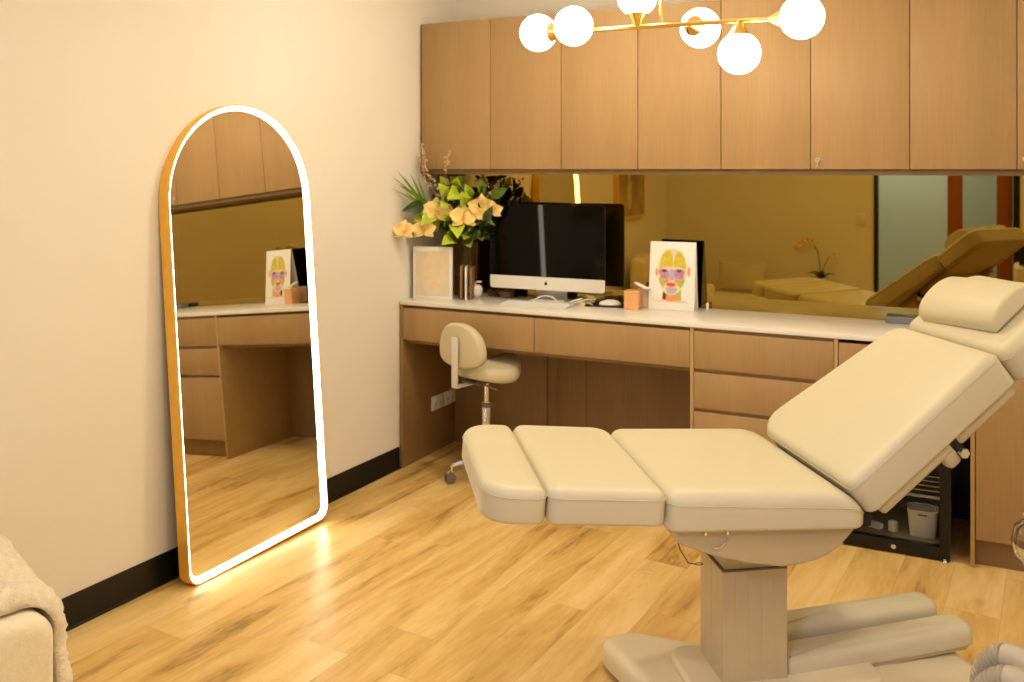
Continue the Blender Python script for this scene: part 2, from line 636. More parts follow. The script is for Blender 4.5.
skirt('baseboard_left', (xw(YR), YR), (xw(YF - 0.002), YF - 0.002))
skirt('baseboard_rear', (DX0 - 0.01, YR), (0.0, YR), -1)
skirt('baseboard_right', (XR, YR), (XR, YF - 0.01), -1)

# doorway leaf: timber framed glass door on the right of the opening
mb = MB()
mb.box(2.27, 2.385, YR - 0.085, YR - 0.045, 0.01, DH - 0.05, 0.004)
mb.box(2.635, 2.75, YR - 0.085, YR - 0.045, 0.01, DH - 0.05, 0.004)
mb.box(2.385, 2.635, YR - 0.085, YR - 0.045, 0.01, 0.20, 0.004)
mb.box(2.385, 2.635, YR - 0.085, YR - 0.045, DH - 0.17, DH - 0.05, 0.004)
door = struct('door_1', mb, M['wood_red'])
mb = MB()
mb.box(2.380, 2.640, YR - 0.068, YR - 0.062, 0.19, DH - 0.16)
p = mb.build('glass_pane', mat('door_glass', (0.8, 0.82, 0.78), 0.02, trans=1.0, ior=1.02, var=0.01))
p.parent = door
# fittings for the unseen ceiling fill lights, added to brighten the room
for i, p in enumerate(FILL_LIGHTS):
    t = thing('fill_light', 'round ceiling fill light, unseen and added to brighten the room', 'ceiling light', (p[0], p[1], CEIL - 0.0125), group='added fill lights')
    MB().lathe([(0.075, 0.012), (0.095, 0.012), (0.095, 0.006), (0.085, 0.0), (0.075, 0.0)], 28).build('trim_ring', M['white_plastic'], t)
    MB().lathe([(0.0, 0.004), (0.075, 0.004), (0.075, 0.010), (0.0, 0.010)], 28).build('diffuser', M['globe'], t)

# ------------------------------------------------------------------ overhead cupboards
UZ0, UZ1 = 1.437, 2.157
ux = [0.020 + 0.0, 0.406, 0.775, 1.1445, 1.5135, 1.8795, 2.250, 2.6155, 2.985, 3.354, 3.722]
ulabels = ['overhead timber-look cupboard in the corner above the flowers',
           'overhead timber-look cupboard above the computer',
           'overhead timber-look cupboard behind the glowing globe lamps, keyhole in its right door',
           'overhead timber-look cupboard above the reflected doorway at the far right',
           'overhead timber-look cupboard past the right end of the view']


def keylock(parent, x, y, z):
    mb = MB()
    mb.lathe([(0.0, 0.0), (0.010, 0.0), (0.010, 0.004), (0.0075, 0.006), (0, 0.006)], 18, 0, T(x, y, z) @ RX(90))
    mb.box(x - 0.0012, x + 0.0012, y - 0.0068, y - 0.0055, z - 0.005, z + 0.005, 0, 1)
    mb.tube([(x, y - 0.006, z - 0.002), (x + 0.001, y - 0.012, z - 0.012), (x, y - 0.010, z - 0.026)], [0.0022, 0.003, 0.0035], 8, 0)
    return mb.build('keyhole_lock', [M['steel'], M['black']], parent, world=True)


for i in range(5):
    xa, xb = ux[2 * i], ux[2 * i + 2]
    t = thing('overhead_cupboard', ulabels[i], 'cupboard', (xa, YU, UZ0 - 0.024))
    mb = MB()
    mb.box(xa + 0.001, xb - 0.001, YU + 0.021, YW - 0.001, UZ0 + 0.001, UZ1, 0)
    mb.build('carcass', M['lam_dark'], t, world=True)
    MB().box(xa, xb, YU + 0.014, YW - 0.001, UZ0 - 0.024, UZ0 + 0.0005, 0).build('bottom_rail', M['rail'], t, world=True)
    for k in range(2):
        a, b_ = ux[2 * i + k], ux[2 * i + k + 1]
        d = MB()
        d.box(a + 0.0015, b_ - 0.0015, YU, YU + 0.02, UZ0, UZ1 - 0.001, 0.0012)
        dr = d.build('cupboard_door', M['lam'], t, world=True)
        if k == 1 and i >= 2:
            keylock(dr, a + 0.028, YU, 1.474)
            dr.children[0].parent = dr

# filler against the side wall
mb = MB()
mb.box(0.003, 0.0195, YU + 0.02, YW - 0.001, UZ0 - 0.024, UZ1, 0)
tag(mb.build('scribe_filler', M['lam_dark']), 'narrow dark filler strip between the side wall and the corner overhead cupboard', 'filler strip')

# ------------------------------------------------------------------ bronze mirror backsplash
ZT = 0.805
mb = MB()
mb.box(0.012, XR - 0.003, YB - 0.006, YB - 0.0005, ZT + 0.0005, UZ0 - 0.0245)
mirr = mb.build('mirror_backsplash', M['bronze_mirror'])
MB().box(0.012, XR - 0.003, YB, YW - 0.001, ZT + 0.0005, UZ0 - 0.0245).build('backing_board', M['lam_dark'], mirr)
tag(mirr, 'long bronze-tinted mirror panel between the worktop and the overhead cupboards', 'mirror')

# ------------------------------------------------------------------ worktop
mb = MB()
mb.box(0.006, XR - 0.003, YF - 0.004, YB - 0.0007, ZT - 0.018, ZT, 0.0015)
tag(mb.build('worktop', M['stone']), 'long pale stone worktop running under the bronze mirror', 'worktop')

# ------------------------------------------------------------------ desk with kneehole
t = thing('desk_unit', 'timber-look desk unit with kneehole in the corner by the wall', 'desk', (0.006, YF, 0))
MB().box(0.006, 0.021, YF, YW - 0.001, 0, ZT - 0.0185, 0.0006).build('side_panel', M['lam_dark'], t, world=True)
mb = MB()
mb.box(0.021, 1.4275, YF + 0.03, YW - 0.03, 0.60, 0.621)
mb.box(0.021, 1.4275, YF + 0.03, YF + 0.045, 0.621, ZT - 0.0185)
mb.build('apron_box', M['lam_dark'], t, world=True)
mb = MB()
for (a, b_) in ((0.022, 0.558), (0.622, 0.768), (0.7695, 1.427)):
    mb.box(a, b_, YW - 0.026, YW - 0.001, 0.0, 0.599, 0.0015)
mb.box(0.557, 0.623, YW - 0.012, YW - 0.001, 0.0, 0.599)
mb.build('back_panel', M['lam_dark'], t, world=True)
for a, b_ in ((0.023, 0.7165), (0.7195, 1.4265)):
    MB().box(a, b_, YF, YF + 0.019, 0.620, ZT - 0.033, 0.0012).build('drawer_front', M['lam'], t, world=True)

# ------------------------------------------------------------------ drawer bank
t = thing('drawer_unit', 'timber-look bank of three wide drawers beside the kneehole', 'drawers', (1.428, YF, 0))
mb = MB()
mb.box(1.428, 1.4425, YF - 0.001, YW - 0.001, 0, ZT - 0.0185, 0.0006)
mb.box(1.9925, 2.0065, YF - 0.001, YW - 0.001, 0, ZT - 0.0185, 0.0006)
mb.box(1.4425, 1.9925, YF + 0.0205, YB - 0.01, 0.095, ZT - 0.0185)
mb.build('carcass', M['carcass'], t, world=True)
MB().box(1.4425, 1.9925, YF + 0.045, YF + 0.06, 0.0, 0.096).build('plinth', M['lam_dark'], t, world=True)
for z0, z1 in ((0.620, ZT - 0.033), (0.458, 0.604), (0.10, 0.443)):
    MB().box(1.4445, 1.9905, YF, YF + 0.019, z0, z1, 0.0012).build('drawer', M['lam'], t, world=True)

# ------------------------------------------------------------------ housing over the bar fridge
t = thing('fridge_housing', 'timber-look open housing for the small black fridge, drawer front on top', 'cabinet', (2.0065, YF, 0))
mb = MB()
mb.box(2.462, 2.476, YF - 0.001, YW - 0.001, 0, ZT - 0.0185, 0.0006)
mb.box(2.008, 2.4605, YF + 0.03, YB - 0.01, 0.60, 0.618)
mb.build('carcass', M['carcass'], t, world=True)
MB().box(2.008, 2.4605, YW - 0.018, YW - 0.001, 0, 0.60).build('back_panel', M['black'], t, world=True)
MB().box(2.009, 2.4595, YF, YF + 0.019, 0.620, ZT - 0.033, 0.0012).build('drawer_front', M['lam'], t, world=True)

# ------------------------------------------------------------------ base cupboards to the right
for (xa, xb, lb) in ((2.4775, 3.21, 'timber-look base cupboard to the right of the black fridge'),
                     (3.212, 3.944, 'timber-look base cupboard past the right end of the view')):
    t = thing('base_cupboard', lb, 'cupboard', (xa, YF, 0))
    mb = MB()
    mb.box(xa, xb, YF + 0.021, YW - 0.001, 0.1, ZT - 0.0185)
    mb.build('carcass', M['carcass'], t, world=True)
    MB().box(xa, xb, YF + 0.04, YF + 0.055, 0, 0.1).build('plinth', M['lam_dark'], t, world=True)
    xm = (xa + xb) / 2
    for a, b_ in ((xa, xm), (xm, xb)):
        MB().box(a + 0.0015, b_ - 0.0015, YF, YF + 0.019, 0.102, ZT - 0.033, 0.0012).build('cupboard_door', M['lam'], t, world=True)

# ------------------------------------------------------------------ black bar fridge
FX0, FX1, FZ = 2.022, 2.395, 0.575
t = thing('bar_fridge', 'small black glass-door fridge tucked under the worktop', 'fridge', (FX0, YF, 0))
mb = MB()
g = 0.02
yb = YB - 0.04
yf = YF + 0.035
mb.box(FX0, FX0 + g, yf, yb, 0.012, FZ)
mb.box(FX1 - g, FX1, yf, yb, 0.012, FZ)
mb.box(FX0 + g, FX1 - g, yf, yb, FZ - g, FZ)
mb.box(FX0 + g, FX1 - g, yf, yb, 0.012, 0.05)
mb.box(FX0 + g, FX1 - g, yb - g, yb, 0.05, FZ - g)
mb.build('body', mat('fridge_liner', (0.30, 0.25, 0.18), 0.4, var=0.1), t, world=True)
dz0, dz1 = 0.006, FZ
mb = MB()
bw, bb = 0.034, 0.045
yd = YF - 0.001
mb.box(FX0, FX0 + bw, yd, yf - 0.002, dz0, dz1, 0.002)
mb.box(FX1 - bw, FX1, yd, yf - 0.002, dz0, dz1, 0.002)
mb.box(FX0 + bw, FX1 - bw, yd, yf - 0.002, dz0, dz0 + bb, 0.002)
mb.box(FX0 + bw, FX1 - bw, yd, yf - 0.002, dz1 - bb, dz1, 0.002)
dr = mb.build('door_frame', M['black'], t, world=True)
MB().box(FX0 + bw - 0.004, FX1 - bw + 0.004, yd + 0.008, yd + 0.014, dz0 + bb - 0.004, dz1 - bb + 0.004).build('glass', M['fridge_glass'], t, world=True)
MB().lathe([(0, 0), (0.0085, 0), (0.0085, 0.003), (0.006, 0.0045), (0, 0.0045)], 18, 0, T(2.204, yd, 0.027) @ RX(90)).build('round_lock', M['chrome'], t, world=True)
for x in (FX0 + 0.03, FX1 - 0.014):
    MB().lathe([(0.011, 0.0), (0.012, 0.006), (0.007, 0.008), (0.007, 0.0125)], 14, 0, T(x, yf + 0.02, 0)).build('foot', M['steel'], t, world=True)
for z in (0.21, 0.36):
    mb = MB()
    for k in range(5):
        y = yf + 0.04 + k * 0.06
        mb.tube([(FX0 + g, y, z), (FX1 - g, y, z)], 0.0022, 6)
    mb.tube([(FX0 + g, yf + 0.02, z), (FX1 - g, yf + 0.02, z)], 0.004, 6)
    mb.build('wire_shelf', M['chrome'], t, world=True)
MB().lathe([(0, 0), (0.009, 0), (0.010, 0.004), (0.005, 0.010), (0.004, 0.016), (0, 0.016)], 14, 0, T(FX1 - 0.016, yd - 0.006, 0)).build('foot', M['chrome'], t, world=True)
# things inside the fridge
t = thing('storage_basket', 'white plastic basket with handles inside the black fridge', 'basket', (2.300, YF + 0.11, 0.0505))
mb = MB()


def basket_ring(z, k):
    return [Vector((p[0] * k, p[1] * k, z)) for p in rrect(-0.052, 0.052, -0.04, 0.04, 0.014, 4)]


mb.rings([basket_ring(0.0, 0.86), basket_ring(0.07, 0.98), basket_ring(0.1, 1.03), basket_ring(0.1, 0.97), basket_ring(0.07, 0.92), basket_ring(0.004, 0.8)])
mb.build('bin', M['white_plastic'], t)
mb = MB()
mb.tube([(-0.05, -0.03, 0.095), (-0.052, -0.03, 0.118), (-0.03, -0.032, 0.124), (0.03, -0.032, 0.124), (0.052, -0.03, 0.118), (0.05, -0.03, 0.095)], 0.0035, 8)
mb.build('handle', M['clear'], t)
mb = MB()
mb.box(-0.017, 0.017, -0.0425, -0.0395, 0.082, 0.088, 0.001)
mb.build('grip_slot', M['rubber'], t)
mb = MB()
mb.lathe([(0.0, 0), (0.018, 0), (0.018, 0.03), (0.014, 0.036), (0, 0.036)], 20)
tag(mb.build('jar', M['white_plastic'], loc=(2.195, YF + 0.10, 0.0505)), 'small white round jar on the fridge floor', 'jar')
mb = MB()
mb.puff(rrect(-0.035, 0.035, -0.018, 0.018, 0.012), 0, 0.022, 0.008, 0.004, M4=RZ(-18))
tag(mb.build('gel_pack', mat('pale_gel_pack', (0.55, 0.57, 0.62), 0.3, var=0.05), loc=(2.125, YF + 0.10, 0.0505)), 'pale bluish gel pack lying on the fridge floor', 'gel pack')

# ------------------------------------------------------------------ power points on the desk side panel
for k, (ya, yb2, lb) in enumerate(((3.985, 4.095, 'white power point on the kneehole side panel, nearer the room'), (4.105, 4.215, 'white power point on the kneehole side panel, nearer the mirror'))):
    t = thing('power_point', lb, 'power point', (0.0215, (ya + yb2) / 2, 0.25))
    w2 = 0.0555
    MB().box(0, 0.009, -w2, w2, -0.036, 0.036, 0.003).build('plate', M['white_plastic'], t)
    for q in (-0.026, 0.026):
        MB().box(0.009, 0.0115, q - 0.006, q + 0.006, 0.012, 0.026, 0.001).build('switch', M['white_plastic'], t)
        m_ = MB()
        m_.box(0.0088, 0.0096, q - 0.006, q - 0.003, -0.012, 0.002)
        m_.box(0.0088, 0.0096, q + 0.003, q + 0.006, -0.012, 0.002)
        m_.box(0.0088, 0.0096, q - 0.001, q + 0.001, -0.024, -0.015)
        m_.build('socket', M['rubber'], t)

# ------------------------------------------------------------------ arched floor mirror with light strip
AW, AL = 0.725, 1.678


def arch_outline(ins, n=26, rc=0.05):
    hw = AW / 2 - ins
    rr = max(rc - ins * 0.6, 0.01)
    pts = []
    for k in range(7):
        a = R(180 + 90 * k / 6)
        pts.append((-hw + rr + rr * math.cos(a), ins + rr + rr * math.sin(a)))
    for k in range(7):
        a = R(270 + 90 * k / 6)
        pts.append((hw - rr + rr * math.cos(a), ins + rr + rr * math.sin(a)))
    zc = AL - AW / 2
    for k in range(n + 1):
        a = PI * k / n
        pts.append((hw * math.cos(a), zc + hw * math.sin(a)))
    return pts


def arch_ring(ins, d):
    # local frame: x along the wall, y = depth towards the room is -y, z up
    return [Vector((p[0], -d, p[1])) for p in arch_outline(ins)]


t = thing('arched_floor_mirror', 'tall arched gold-framed floor mirror with a glowing edge, leaning on the left wall', 'mirror',
          (0.046, 2.690, 0.004), (0, 0, 0))
# base direction follows the wall; the top leans back on it, very slightly askew
t.rotation_euler = (Matrix.Rotation(R(90 - 2.2), 4, 'Z') @ Matrix.Rotation(R(-3.35), 4, 'X') @ Matrix.Rotation(R(-1.1), 4, 'Y')).to_euler()
mb = MB()
mb.rings([arch_ring(0.010, 0.002), arch_ring(0.0, 0.000), arch_ring(0.0, 0.046), arch_ring(0.0015, 0.048), arch_ring(0.0045, 0.048), arch_ring(0.0055, 0.046), arch_ring(0.010, 0.002)], cap=False)
mb.build('frame', M['gold'], t)
MB().rings([arch_ring(0.0095, 0.0022), arch_ring(0.0095, 0.006)]).build('back_panel', M['black'], t)
mb = MB()
mb.rings([arch_ring(0.0057, 0.012), arch_ring(0.0057, 0.0468), arch_ring(0.007, 0.0468), arch_ring(0.0215, 0.0320), arch_ring(0.0215, 0.012)], cap=False)
mb.build('light_strip', M['led'], t)
MB().rings([arch_ring(0.0210, 0.012), arch_ring(0.0210, 0.0310)]).build('mirror_glass', M['mirror'], t, ang=20)

# ------------------------------------------------------------------ globe chandelier
GA, GB = Vector((0.999, 3.168, 1.953)), Vector((1.984, 3.042, 1.922))
GR = 0.070
gd = (GB - GA).normalized()


def gp(k):
    return GA + (GB - GA) * k


t = thing('chandelier', 'brass bar chandelier with six glowing white glass globes', 'chandelier', tuple(gp(0.5)))
hang = gp(0.509)
mb = MB()
mb.tube([gp(0.0) + gd * (GR + 0.012), gp(1.0) - gd * (GR + 0.012)], 0.0085, 12)
mb.build('rod', M['brass'], t, world=True)
MB().tube([hang, (hang.x, hang.y, CEIL - 0.02)], 0.0055, 10).build('stem', M['brass'], t, world=True)
MB().lathe([(0, -0.025), (0.05, -0.025), (0.055, -0.02), (0.055, 0.0), (0, 0.0)], 28, 0, T(hang.x, hang.y, CEIL - 0.0005)).build('ceiling_canopy', M['brass'], t, world=True)
side = Vector((gd.y, -gd.x, 0)).normalized()      # towards the room
up = Vector((0, 0, 1))
for base, d in ((gp(0.0) + gd * GR, -gd), (gp(0.218), side), (gp(0.416), up), (gp(0.61), -side), (gp(0.792), -up), (gp(1.0) - gd * GR, gd)):
    endcap = abs(d.dot(gd)) > 0.9
    c = base + d * (GR if endcap else 0.107)
    q = Vector((0, 0, 1)).rotation_difference(d).to_matrix().to_4x4()
    M4 = Matrix.Translation(c - d * GR) @ q
    MB().lathe([(0.007, -0.040), (0.010, -0.034), (0.034, 0.006), (0.037, 0.011), (0.034, 0.015), (0, 0.015)], 20, 0, M4).build('lamp_holder', M['brass'], t, world=True)
    MB().ball(c, GR, n=28).build('globe', M['globe'], t, world=True)

# ------------------------------------------------------------------ treatment bed
BROT = 35.5
BED = thing('treatment_bed', 'cream vinyl reclining treatment bed on a grey lifting column', 'treatment bed', (1.9193, 2.4866, 0), (0, 0, R(BROT)))
S0, W0 = 0.300, 0.280


def lo(pts):
    return [(a - S0, b_ - W0) for a, b_ in pts]


def smooth_loop(pts, k=5):
    out = []
    n = len(pts)
    P = [Vector(p) for p in pts]
    for i in range(n):
        p0, p1, p2, p3 = P[i - 1], P[i], P[(i + 1) % n], P[(i + 2) % n]
        for j in range(k):
            u = j / k
            out.append(tuple(0.5 * ((2 * p1) + (p2 - p0) * u + (2 * p0 - 5 * p1 + 4 * p2 - p3) * u * u + (3 * p1 - p0 - 3 * p2 + p3) * u ** 3)))
    return out


base_o = smooth_loop(lo([(a_ + 0.035, b__ - 0.01) for a_, b__ in [(-0.055, 0.03), (0.02, -0.005), (0.10, 0.02), (0.22, 0.09), (0.38, 0.115), (0.55, 0.105), (0.72, 0.05), (0.86, 0.0), (0.945, 0.04),
                         (0.93, 0.16), (0.92, 0.285), (0.93, 0.41), (0.945, 0.53), (0.86, 0.57), (0.72, 0.52), (0.55, 0.465), (0.38, 0.455), (0.22, 0.48),
                         (0.10, 0.55), (0.02, 0.575), (-0.055, 0.54), (-0.035, 0.42), (-0.005, 0.285), (-0.035, 0.15)]]))
mb = MB()
mb.puff(base_o, 0.012, 0.084, 0.030, 0.010, rb=0.008)
mb.build('base_cover', M['bed_plastic'], BED, ang=50)
mb = MB()
mb.puff(rrect(0.13 - S0, 0.65 - S0, 0.150 - W0, 0.405 - W0, 0.05), 0.07, 0.112, 0.012, 0.0)
mb.build('base_plate', M['bed_plastic'], BED, ang=50)
for s_, w_ in ((0.06, 0.025), (0.06, 0.53), (0.90, 0.025), (0.90, 0.53)):
    MB().lathe([(0.02, 0.0), (0.022, 0.004), (0.022, 0.016)], 14, 0, T(s_ - S0, w_ - W0, 0)).build('levelling_foot', M['black'], BED)


def ribbed(x0, x1, y0, y1, nx, ny, dp=0.0016):
    """Rectangle with shallow vertical grooves."""
    pts = []

    def run(a, b_, k, nrm):
        a, b_ = Vector(a), Vector(b_)
        nrm = Vector(nrm)
        for i in range(k):
            u0 = (i + 0.08) / k
            for du, dd in ((0.0, 0), (0.84, 0), (0.86, 1), (0.98, 1)):
                pts.append(tuple(a.lerp(b_, min(1, u0 + du / k)) + nrm * (-dp * dd)))
    run((x0, y0), (x1, y0), nx, (0, -1))
    run((x1, y0), (x1, y1), ny, (1, 0))
    run((x1, y1), (x0, y1), nx, (0, 1))
    run((x0, y1), (x0, y0), ny, (-1, 0))
    return pts


mb = MB()
mb.prism(ribbed(0.214 - S0, 0.390 - S0, 0.200 - W0, 0.362 - W0, 5, 4, 0.0008), 0.10, 0.398)
mb.build('column', M['bed_column'], BED, ang=20)
MB().prism(rrect(0.2135 - S0, 0.3905 - S0, 0.1995 - W0, 0.3625 - W0, 0.004), 0.398, 0.402).build('column_rim', M['rubber'], BED)
mb = MB()
mb.prism(ribbed(0.222 - S0, 0.382 - S0, 0.208 - W0, 0.354 - W0, 4, 3, 0.0008), 0.40, 0.53)
mb.build('inner_column', M['bed_metal'], BED, ang=20)
# seat shell: a bowl-sided metal tray
so = [(0.032, 0.589), (0.040, 0.547), (0.08, 0.528), (0.125, 0.512), (0.205, 0.490), (0.30, 0.474), (0.347, 0.476), (0.39, 0.484), (0.425, 0.497), (0.458, 0.520), (0.487, 0.550), (0.497, 0.572)]
mb = MB()
mb.prism([(a - S0, z) for a, z in so], -(0.52 - W0), -(0.04 - W0), RX(90), 0, 0.008, 3)
mb.build('seat_shell', M['bed_metal'], BED, ang=30)
mb = MB()
mb.box(-0.40 - S0, 0.035 - S0, 0.09 - W0, 0.47 - W0, 0.588, 0.602, 0.004, 0, T(-S0, 0, 0.6) @ RY(4.3) @ T(S0, 0, -0.598))
mb.build('leg_plate', M['bed_metal'], BED)


def cushion(name, s0, s1, w0, w1, rs, h, pivot, tilt, crown=0.006, r=0.026, taper=0.0):
    """Upholstered section: outline in the section's own plane, tilted about its hinge."""
    rs = [max(q, r + 0.003) for q in rs]
    mb = MB()
    M4 = T(pivot[0] - S0, 0, pivot[1]) @ RY(tilt)
    def tp(pts):                        # the far side draws in towards the head
        return [(p[0], w0 - W0 + (p[1] - w0 + W0) * (1 - taper * max(0, (p[0] - s0) / (s1 - s0) - 0.1))) for p in pts]
    o = tp(resample(rrect(s0, s1, w0 - W0, w1 - W0, rs, 5), 0.03))
    mb.puff(o, 0, h, r, crown, M4=M4, rb=0.010)
    if name == 'seat_cushion':          # the top rolls down towards the backrest hinge
        inv = M4.inverted()
        for v in mb.bm.verts:
            q = inv @ v.co
            if q.x > 0.39 and q.z > h * 0.5:
                q.z -= 0.042 * ((q.x - 0.39) / 0.11) ** 2 * (q.z / h)
                v.co = M4 @ q
    o2 = tp(rrect(s0 - 0.0004, s1 + 0.0004, w0 - W0 - 0.0004, w1 - W0 + 0.0004, rs, 7))
    pp = [M4 @ Vector((p[0], p[1], h - r * 0.85 - (0.042 * (max(0, p[0] - 0.39) / 0.11) ** 2 * 0.7 if name == 'seat_cushion' else 0))) for p in o2]
    mb.tube(pp + [pp[0]], 0.0013, 6)
    return mb.build(name, M['vinyl'], BED, ang=60)


cushion('foot_cushion', -0.436, -0.289, 0.0, 0.560, [0.012, 0.025, 0.085, 0.075], 0.082, (0, 0.603), 4.3, 0.004, 0.026)
cushion('leg_cushion', -0.286, -0.004, 0.0, 0.565, [0.012, 0.06, 0.03, 0.012], 0.082, (0, 0.603), 4.3, 0.005, 0.024)
cushion('seat_cushion', 0.0, 0.510, 0.0, 0.575, [0.05, 0.04, 0.04, 0.012], 0.093, (0, 0.589), 2.4, 0.008, 0.034)
BA = -38.6
BP = (0.513, 0.598)
cushion('back_cushion', 0.0, 0.500, 0.0, 0.545, [0.012, 0.05, 0.09, 0.03], 0.100, BP, BA, 0.003, 0.022, taper=0.22)
cushion('head_cushion', 0.505, 0.770, 0.0, 0.435, [0.06, 0.07, 0.012, 0.012], 0.092, BP, BA + 1.0, -0.006, 0.028)
MB4 = T(BP[0] - S0, 0, BP[1]) @ RY(BA)
mb = MB()
for w_, q in ((0.033, 1), (0.395, -1)):
    mb.box(0.030, 0.270, w_ - 0.020 - W0, w_ + 0.020 - W0, -0.030, 0.001, 0.010, 0, MB4, 3)
    mb.box(0.232, 0.272, w_ - 0.020 - W0, w_ + 0.020 - W0, -0.064, -0.018, 0.012, 0, MB4, 3)
    mb.box(0.290, 0.492, w_ - 0.018 - W0, w_ + 0.018 - W0, -0.034, 0.001, 0.012, 0, MB4, 3)
    mb.box(0.26, 0.72, w_ - 0.006 - W0, w_ + 0.006 - W0, -0.014, -0.002, 0.003, 0, MB4)
mb.box(0.05, 0.44, 0.06 - W0, 0.40 - W0, -0.012, -0.001, 0.003, 0, MB4)
mb.build('back_frame', M['bed_metal'], BED)
for w_, q in ((0.033, 1), (0.395, -1)):
    mb = MB()
    mb.tube([MB4 @ Vector((0.280, w_ - W0 + 0.02 * q, -0.042)), MB4 @ Vector((0.280, w_ - W0 - 0.026 * q, -0.042))], 0.008, 12)
    mb.tube([MB4 @ Vector((0.280, w_ - W0 - 0.026 * q, -0.042)), MB4 @ Vector((0.280, w_ - W0 - 0.034 * q, -0.042))], 0.0125, 6)
    mb.build('hinge_bolt', M['chrome'], BED)
    MB().box(0.266, 0.296, w_ - 0.012 - W0, w_ + 0.012 - W0, -0.046, -0.004, 0.002, 0, MB4).build('bracket', M['black'], BED)
for w_ in (0.03, 0.40):
    MB().box(0.495 - S0, 0.530 - S0, w_ - W0, w_ + 0.05 - W0, 0.562, 0.596, 0.006).build('hinge_block', M['black'], BED)
# slack side ring, clip and release cable under the seat
mb = MB()
mb.tube([(0.105 - S0, 0.036 - W0, 0.574), (0.105 - S0, 0.036 - W0, 0.566)], 0.004, 8)
mb.tube([(0.160 - S0, 0.036 - W0, 0.572), (0.160 - S0, 0.036 - W0, 0.564)], 0.004, 8)
mb.tube([(0.160 - S0 - 0.0275 + 0.0275 * math.cos(a), 0.034 - W0, 0.568 - 0.034 * math.sin(a)) for a in [R(k * 10) for k in range(0, 15)]], 0.0016, 8)
mb.build('side_ring', M['chrome'], BED)
MB().box(0.434 - S0, 0.458 - S0, 0.034 - W0, 0.041 - W0, 0.560, 0.569, 0.002).build('side_clip', M['steel'], BED)
mb = MB()
mb.tube([(0.056 - S0, 0.10 - W0, 0.545), (0.063 - S0, 0.10 - W0, 0.51), (0.085 - S0, 0.10 - W0, 0.474), (0.103 - S0, 0.10 - W0, 0.470)], 0.0016, 8)
mb.tube([(0.112 - S0 + 0.010 * math.cos(a), 0.10 - W0 + 0.006 * math.sin(a), 0.470) for a in [2 * PI * k / 14 for k in range(15)]], 0.0012, 6)
mb.build('release_cable', M['rubber'], BED)
# swing-down armrests lying against the base
for (a, b_, h) in (((0.393, 0.262), (0.992, 0.332), 0.086), ((0.42, 0.402), (0.965, 0.452), 0.098)):
    av, bv = Vector(a), Vector(b_)
    L_ = (bv - av).length
    an = math.degrees(math.atan2(bv.y - av.y, bv.x - av.x))
    M4 = T(a[0] - S0, a[1] - W0, h) @ RZ(an) @ RY(-1.0)
    mb = MB()
    mb.puff(resample(rrect(0, L_, -0.052, 0.052, [0.04, 0.04, 0.015, 0.015]), 0.04), 0.012, 0.066, 0.026, 0.006, M4=M4, rb=0.006)
    arm = mb.build('armrest', M['vinyl'], BED, ang=60)
    MB().prism(rrect(0.004, L_ - 0.01, -0.044, 0.044, [0.036, 0.036, 0.012, 0.012]), 0, 0.0125, M4, 0, 0.002).build('underside', M['bed_metal'], arm)

# neck bolster on the head section
mb = MB()
dsec = []
for k in range(19):
    a = PI * k / 18
    dsec.append((0.086 - 0.086 * math.cos(a), 0.054 * math.sin(a) ** 0.72))
dsec = [(x, z) for x, z in dsec]
dsec = list(reversed(dsec))
HB4 = T(BP[0] - S0, 0, BP[1]) @ RY(BA + 1.0)
M4 = HB4 @ T(0.645, 0.240 - W0, 0.0915) @ RZ(5) @ T(-0.089, 0, 0) @ RX(90)
mb.prism(dsec, -0.152, 0.152, M4, 0, 0.009, 3)
bm_off = HB4 @ Vector((0.64, 0, 0.089))
bmesh.ops.transform(mb.bm, matrix=T(-bm_off.x, -bm_off.y, -bm_off.z), verts=mb.bm.verts)
pil = mb.build('bolster_pillow', M['vinyl'], ang=45)
pil.rotation_euler = (0, 0, R(BROT))
pil.location = Vector(BED.location) + (RZ(BROT) @ bm_off)
tag(pil, 'cream half-round bolster pillow on the head end of the treatment bed', 'pillow')

# thin loop dropped on the floor
mb = MB()
mb.tube([(0.028 * math.cos(a) + 0.004 * math.sin(3 * a), 0.017 * math.sin(a) + 0.003 * math.cos(2 * a), 0.0018) for a in [2 * PI * k / 24 for k in range(25)]], 0.0014, 6)
tag(mb.build('thread_loop', M['thread'], loc=(1.433, 3.164, 0)), 'thin cream thread loop lying on the wood floor', 'loop')

# ------------------------------------------------------------------ saddle stool
SA = 72
STL = thing('saddle_stool', 'cream saddle stool on chrome castors at the desk', 'stool', (0.470, 3.745, 0), (0, 0, R(SA)))
mb = MB()


def saddle(i, j, top):
    u = i / 20 * 2 - 1            # back .. front
    a = 2 * PI * j / 28
    return u, a


rings = []
n = 32
out = []
for k in range(n):
    a = 2 * PI * k / n
    x, y = math.cos(a), math.sin(a)
    hw = 0.155 * (1 - 0.30 * max(0, x)) * (1 + 0.04 * math.cos(2 * a))
    out.append((0.155 * x + 0.02, hw * y * 1.08))
tb = MB()
tb.puff(resample(out, 0.03), 0.0, 0.062, 0.030, 0.012, rb=0.022, tri=6)
for v in tb.bm.verts:
    x, y = v.co.x, v.co.y
    f_ = (x - 0.02) / 0.155
    # raised pommel in front, dropped flanks
    v.co.z += 0.040 * max(0, f_) ** 2 * (1 - (y / 0.19) ** 2) + 0.020 * max(0, -f_ - 0.3) - 0.55 * y * y * (0.6 + 0.9 * max(0, f_))
    v.co.z += 0.482
tb.build('seat', M['vinyl'], STL, ang=60)
mb = MB()
mb.box(-0.11, 0.06, -0.05, 0.05, 0.466, 0.477, 0.003)
mb.tube([(-0.06, -0.03, 0.467), (-0.07, -0.11, 0.457), (-0.07, -0.14, 0.457)], 0.004, 8)
mb.build('mechanism', M['rubber'], STL)
mb = MB()
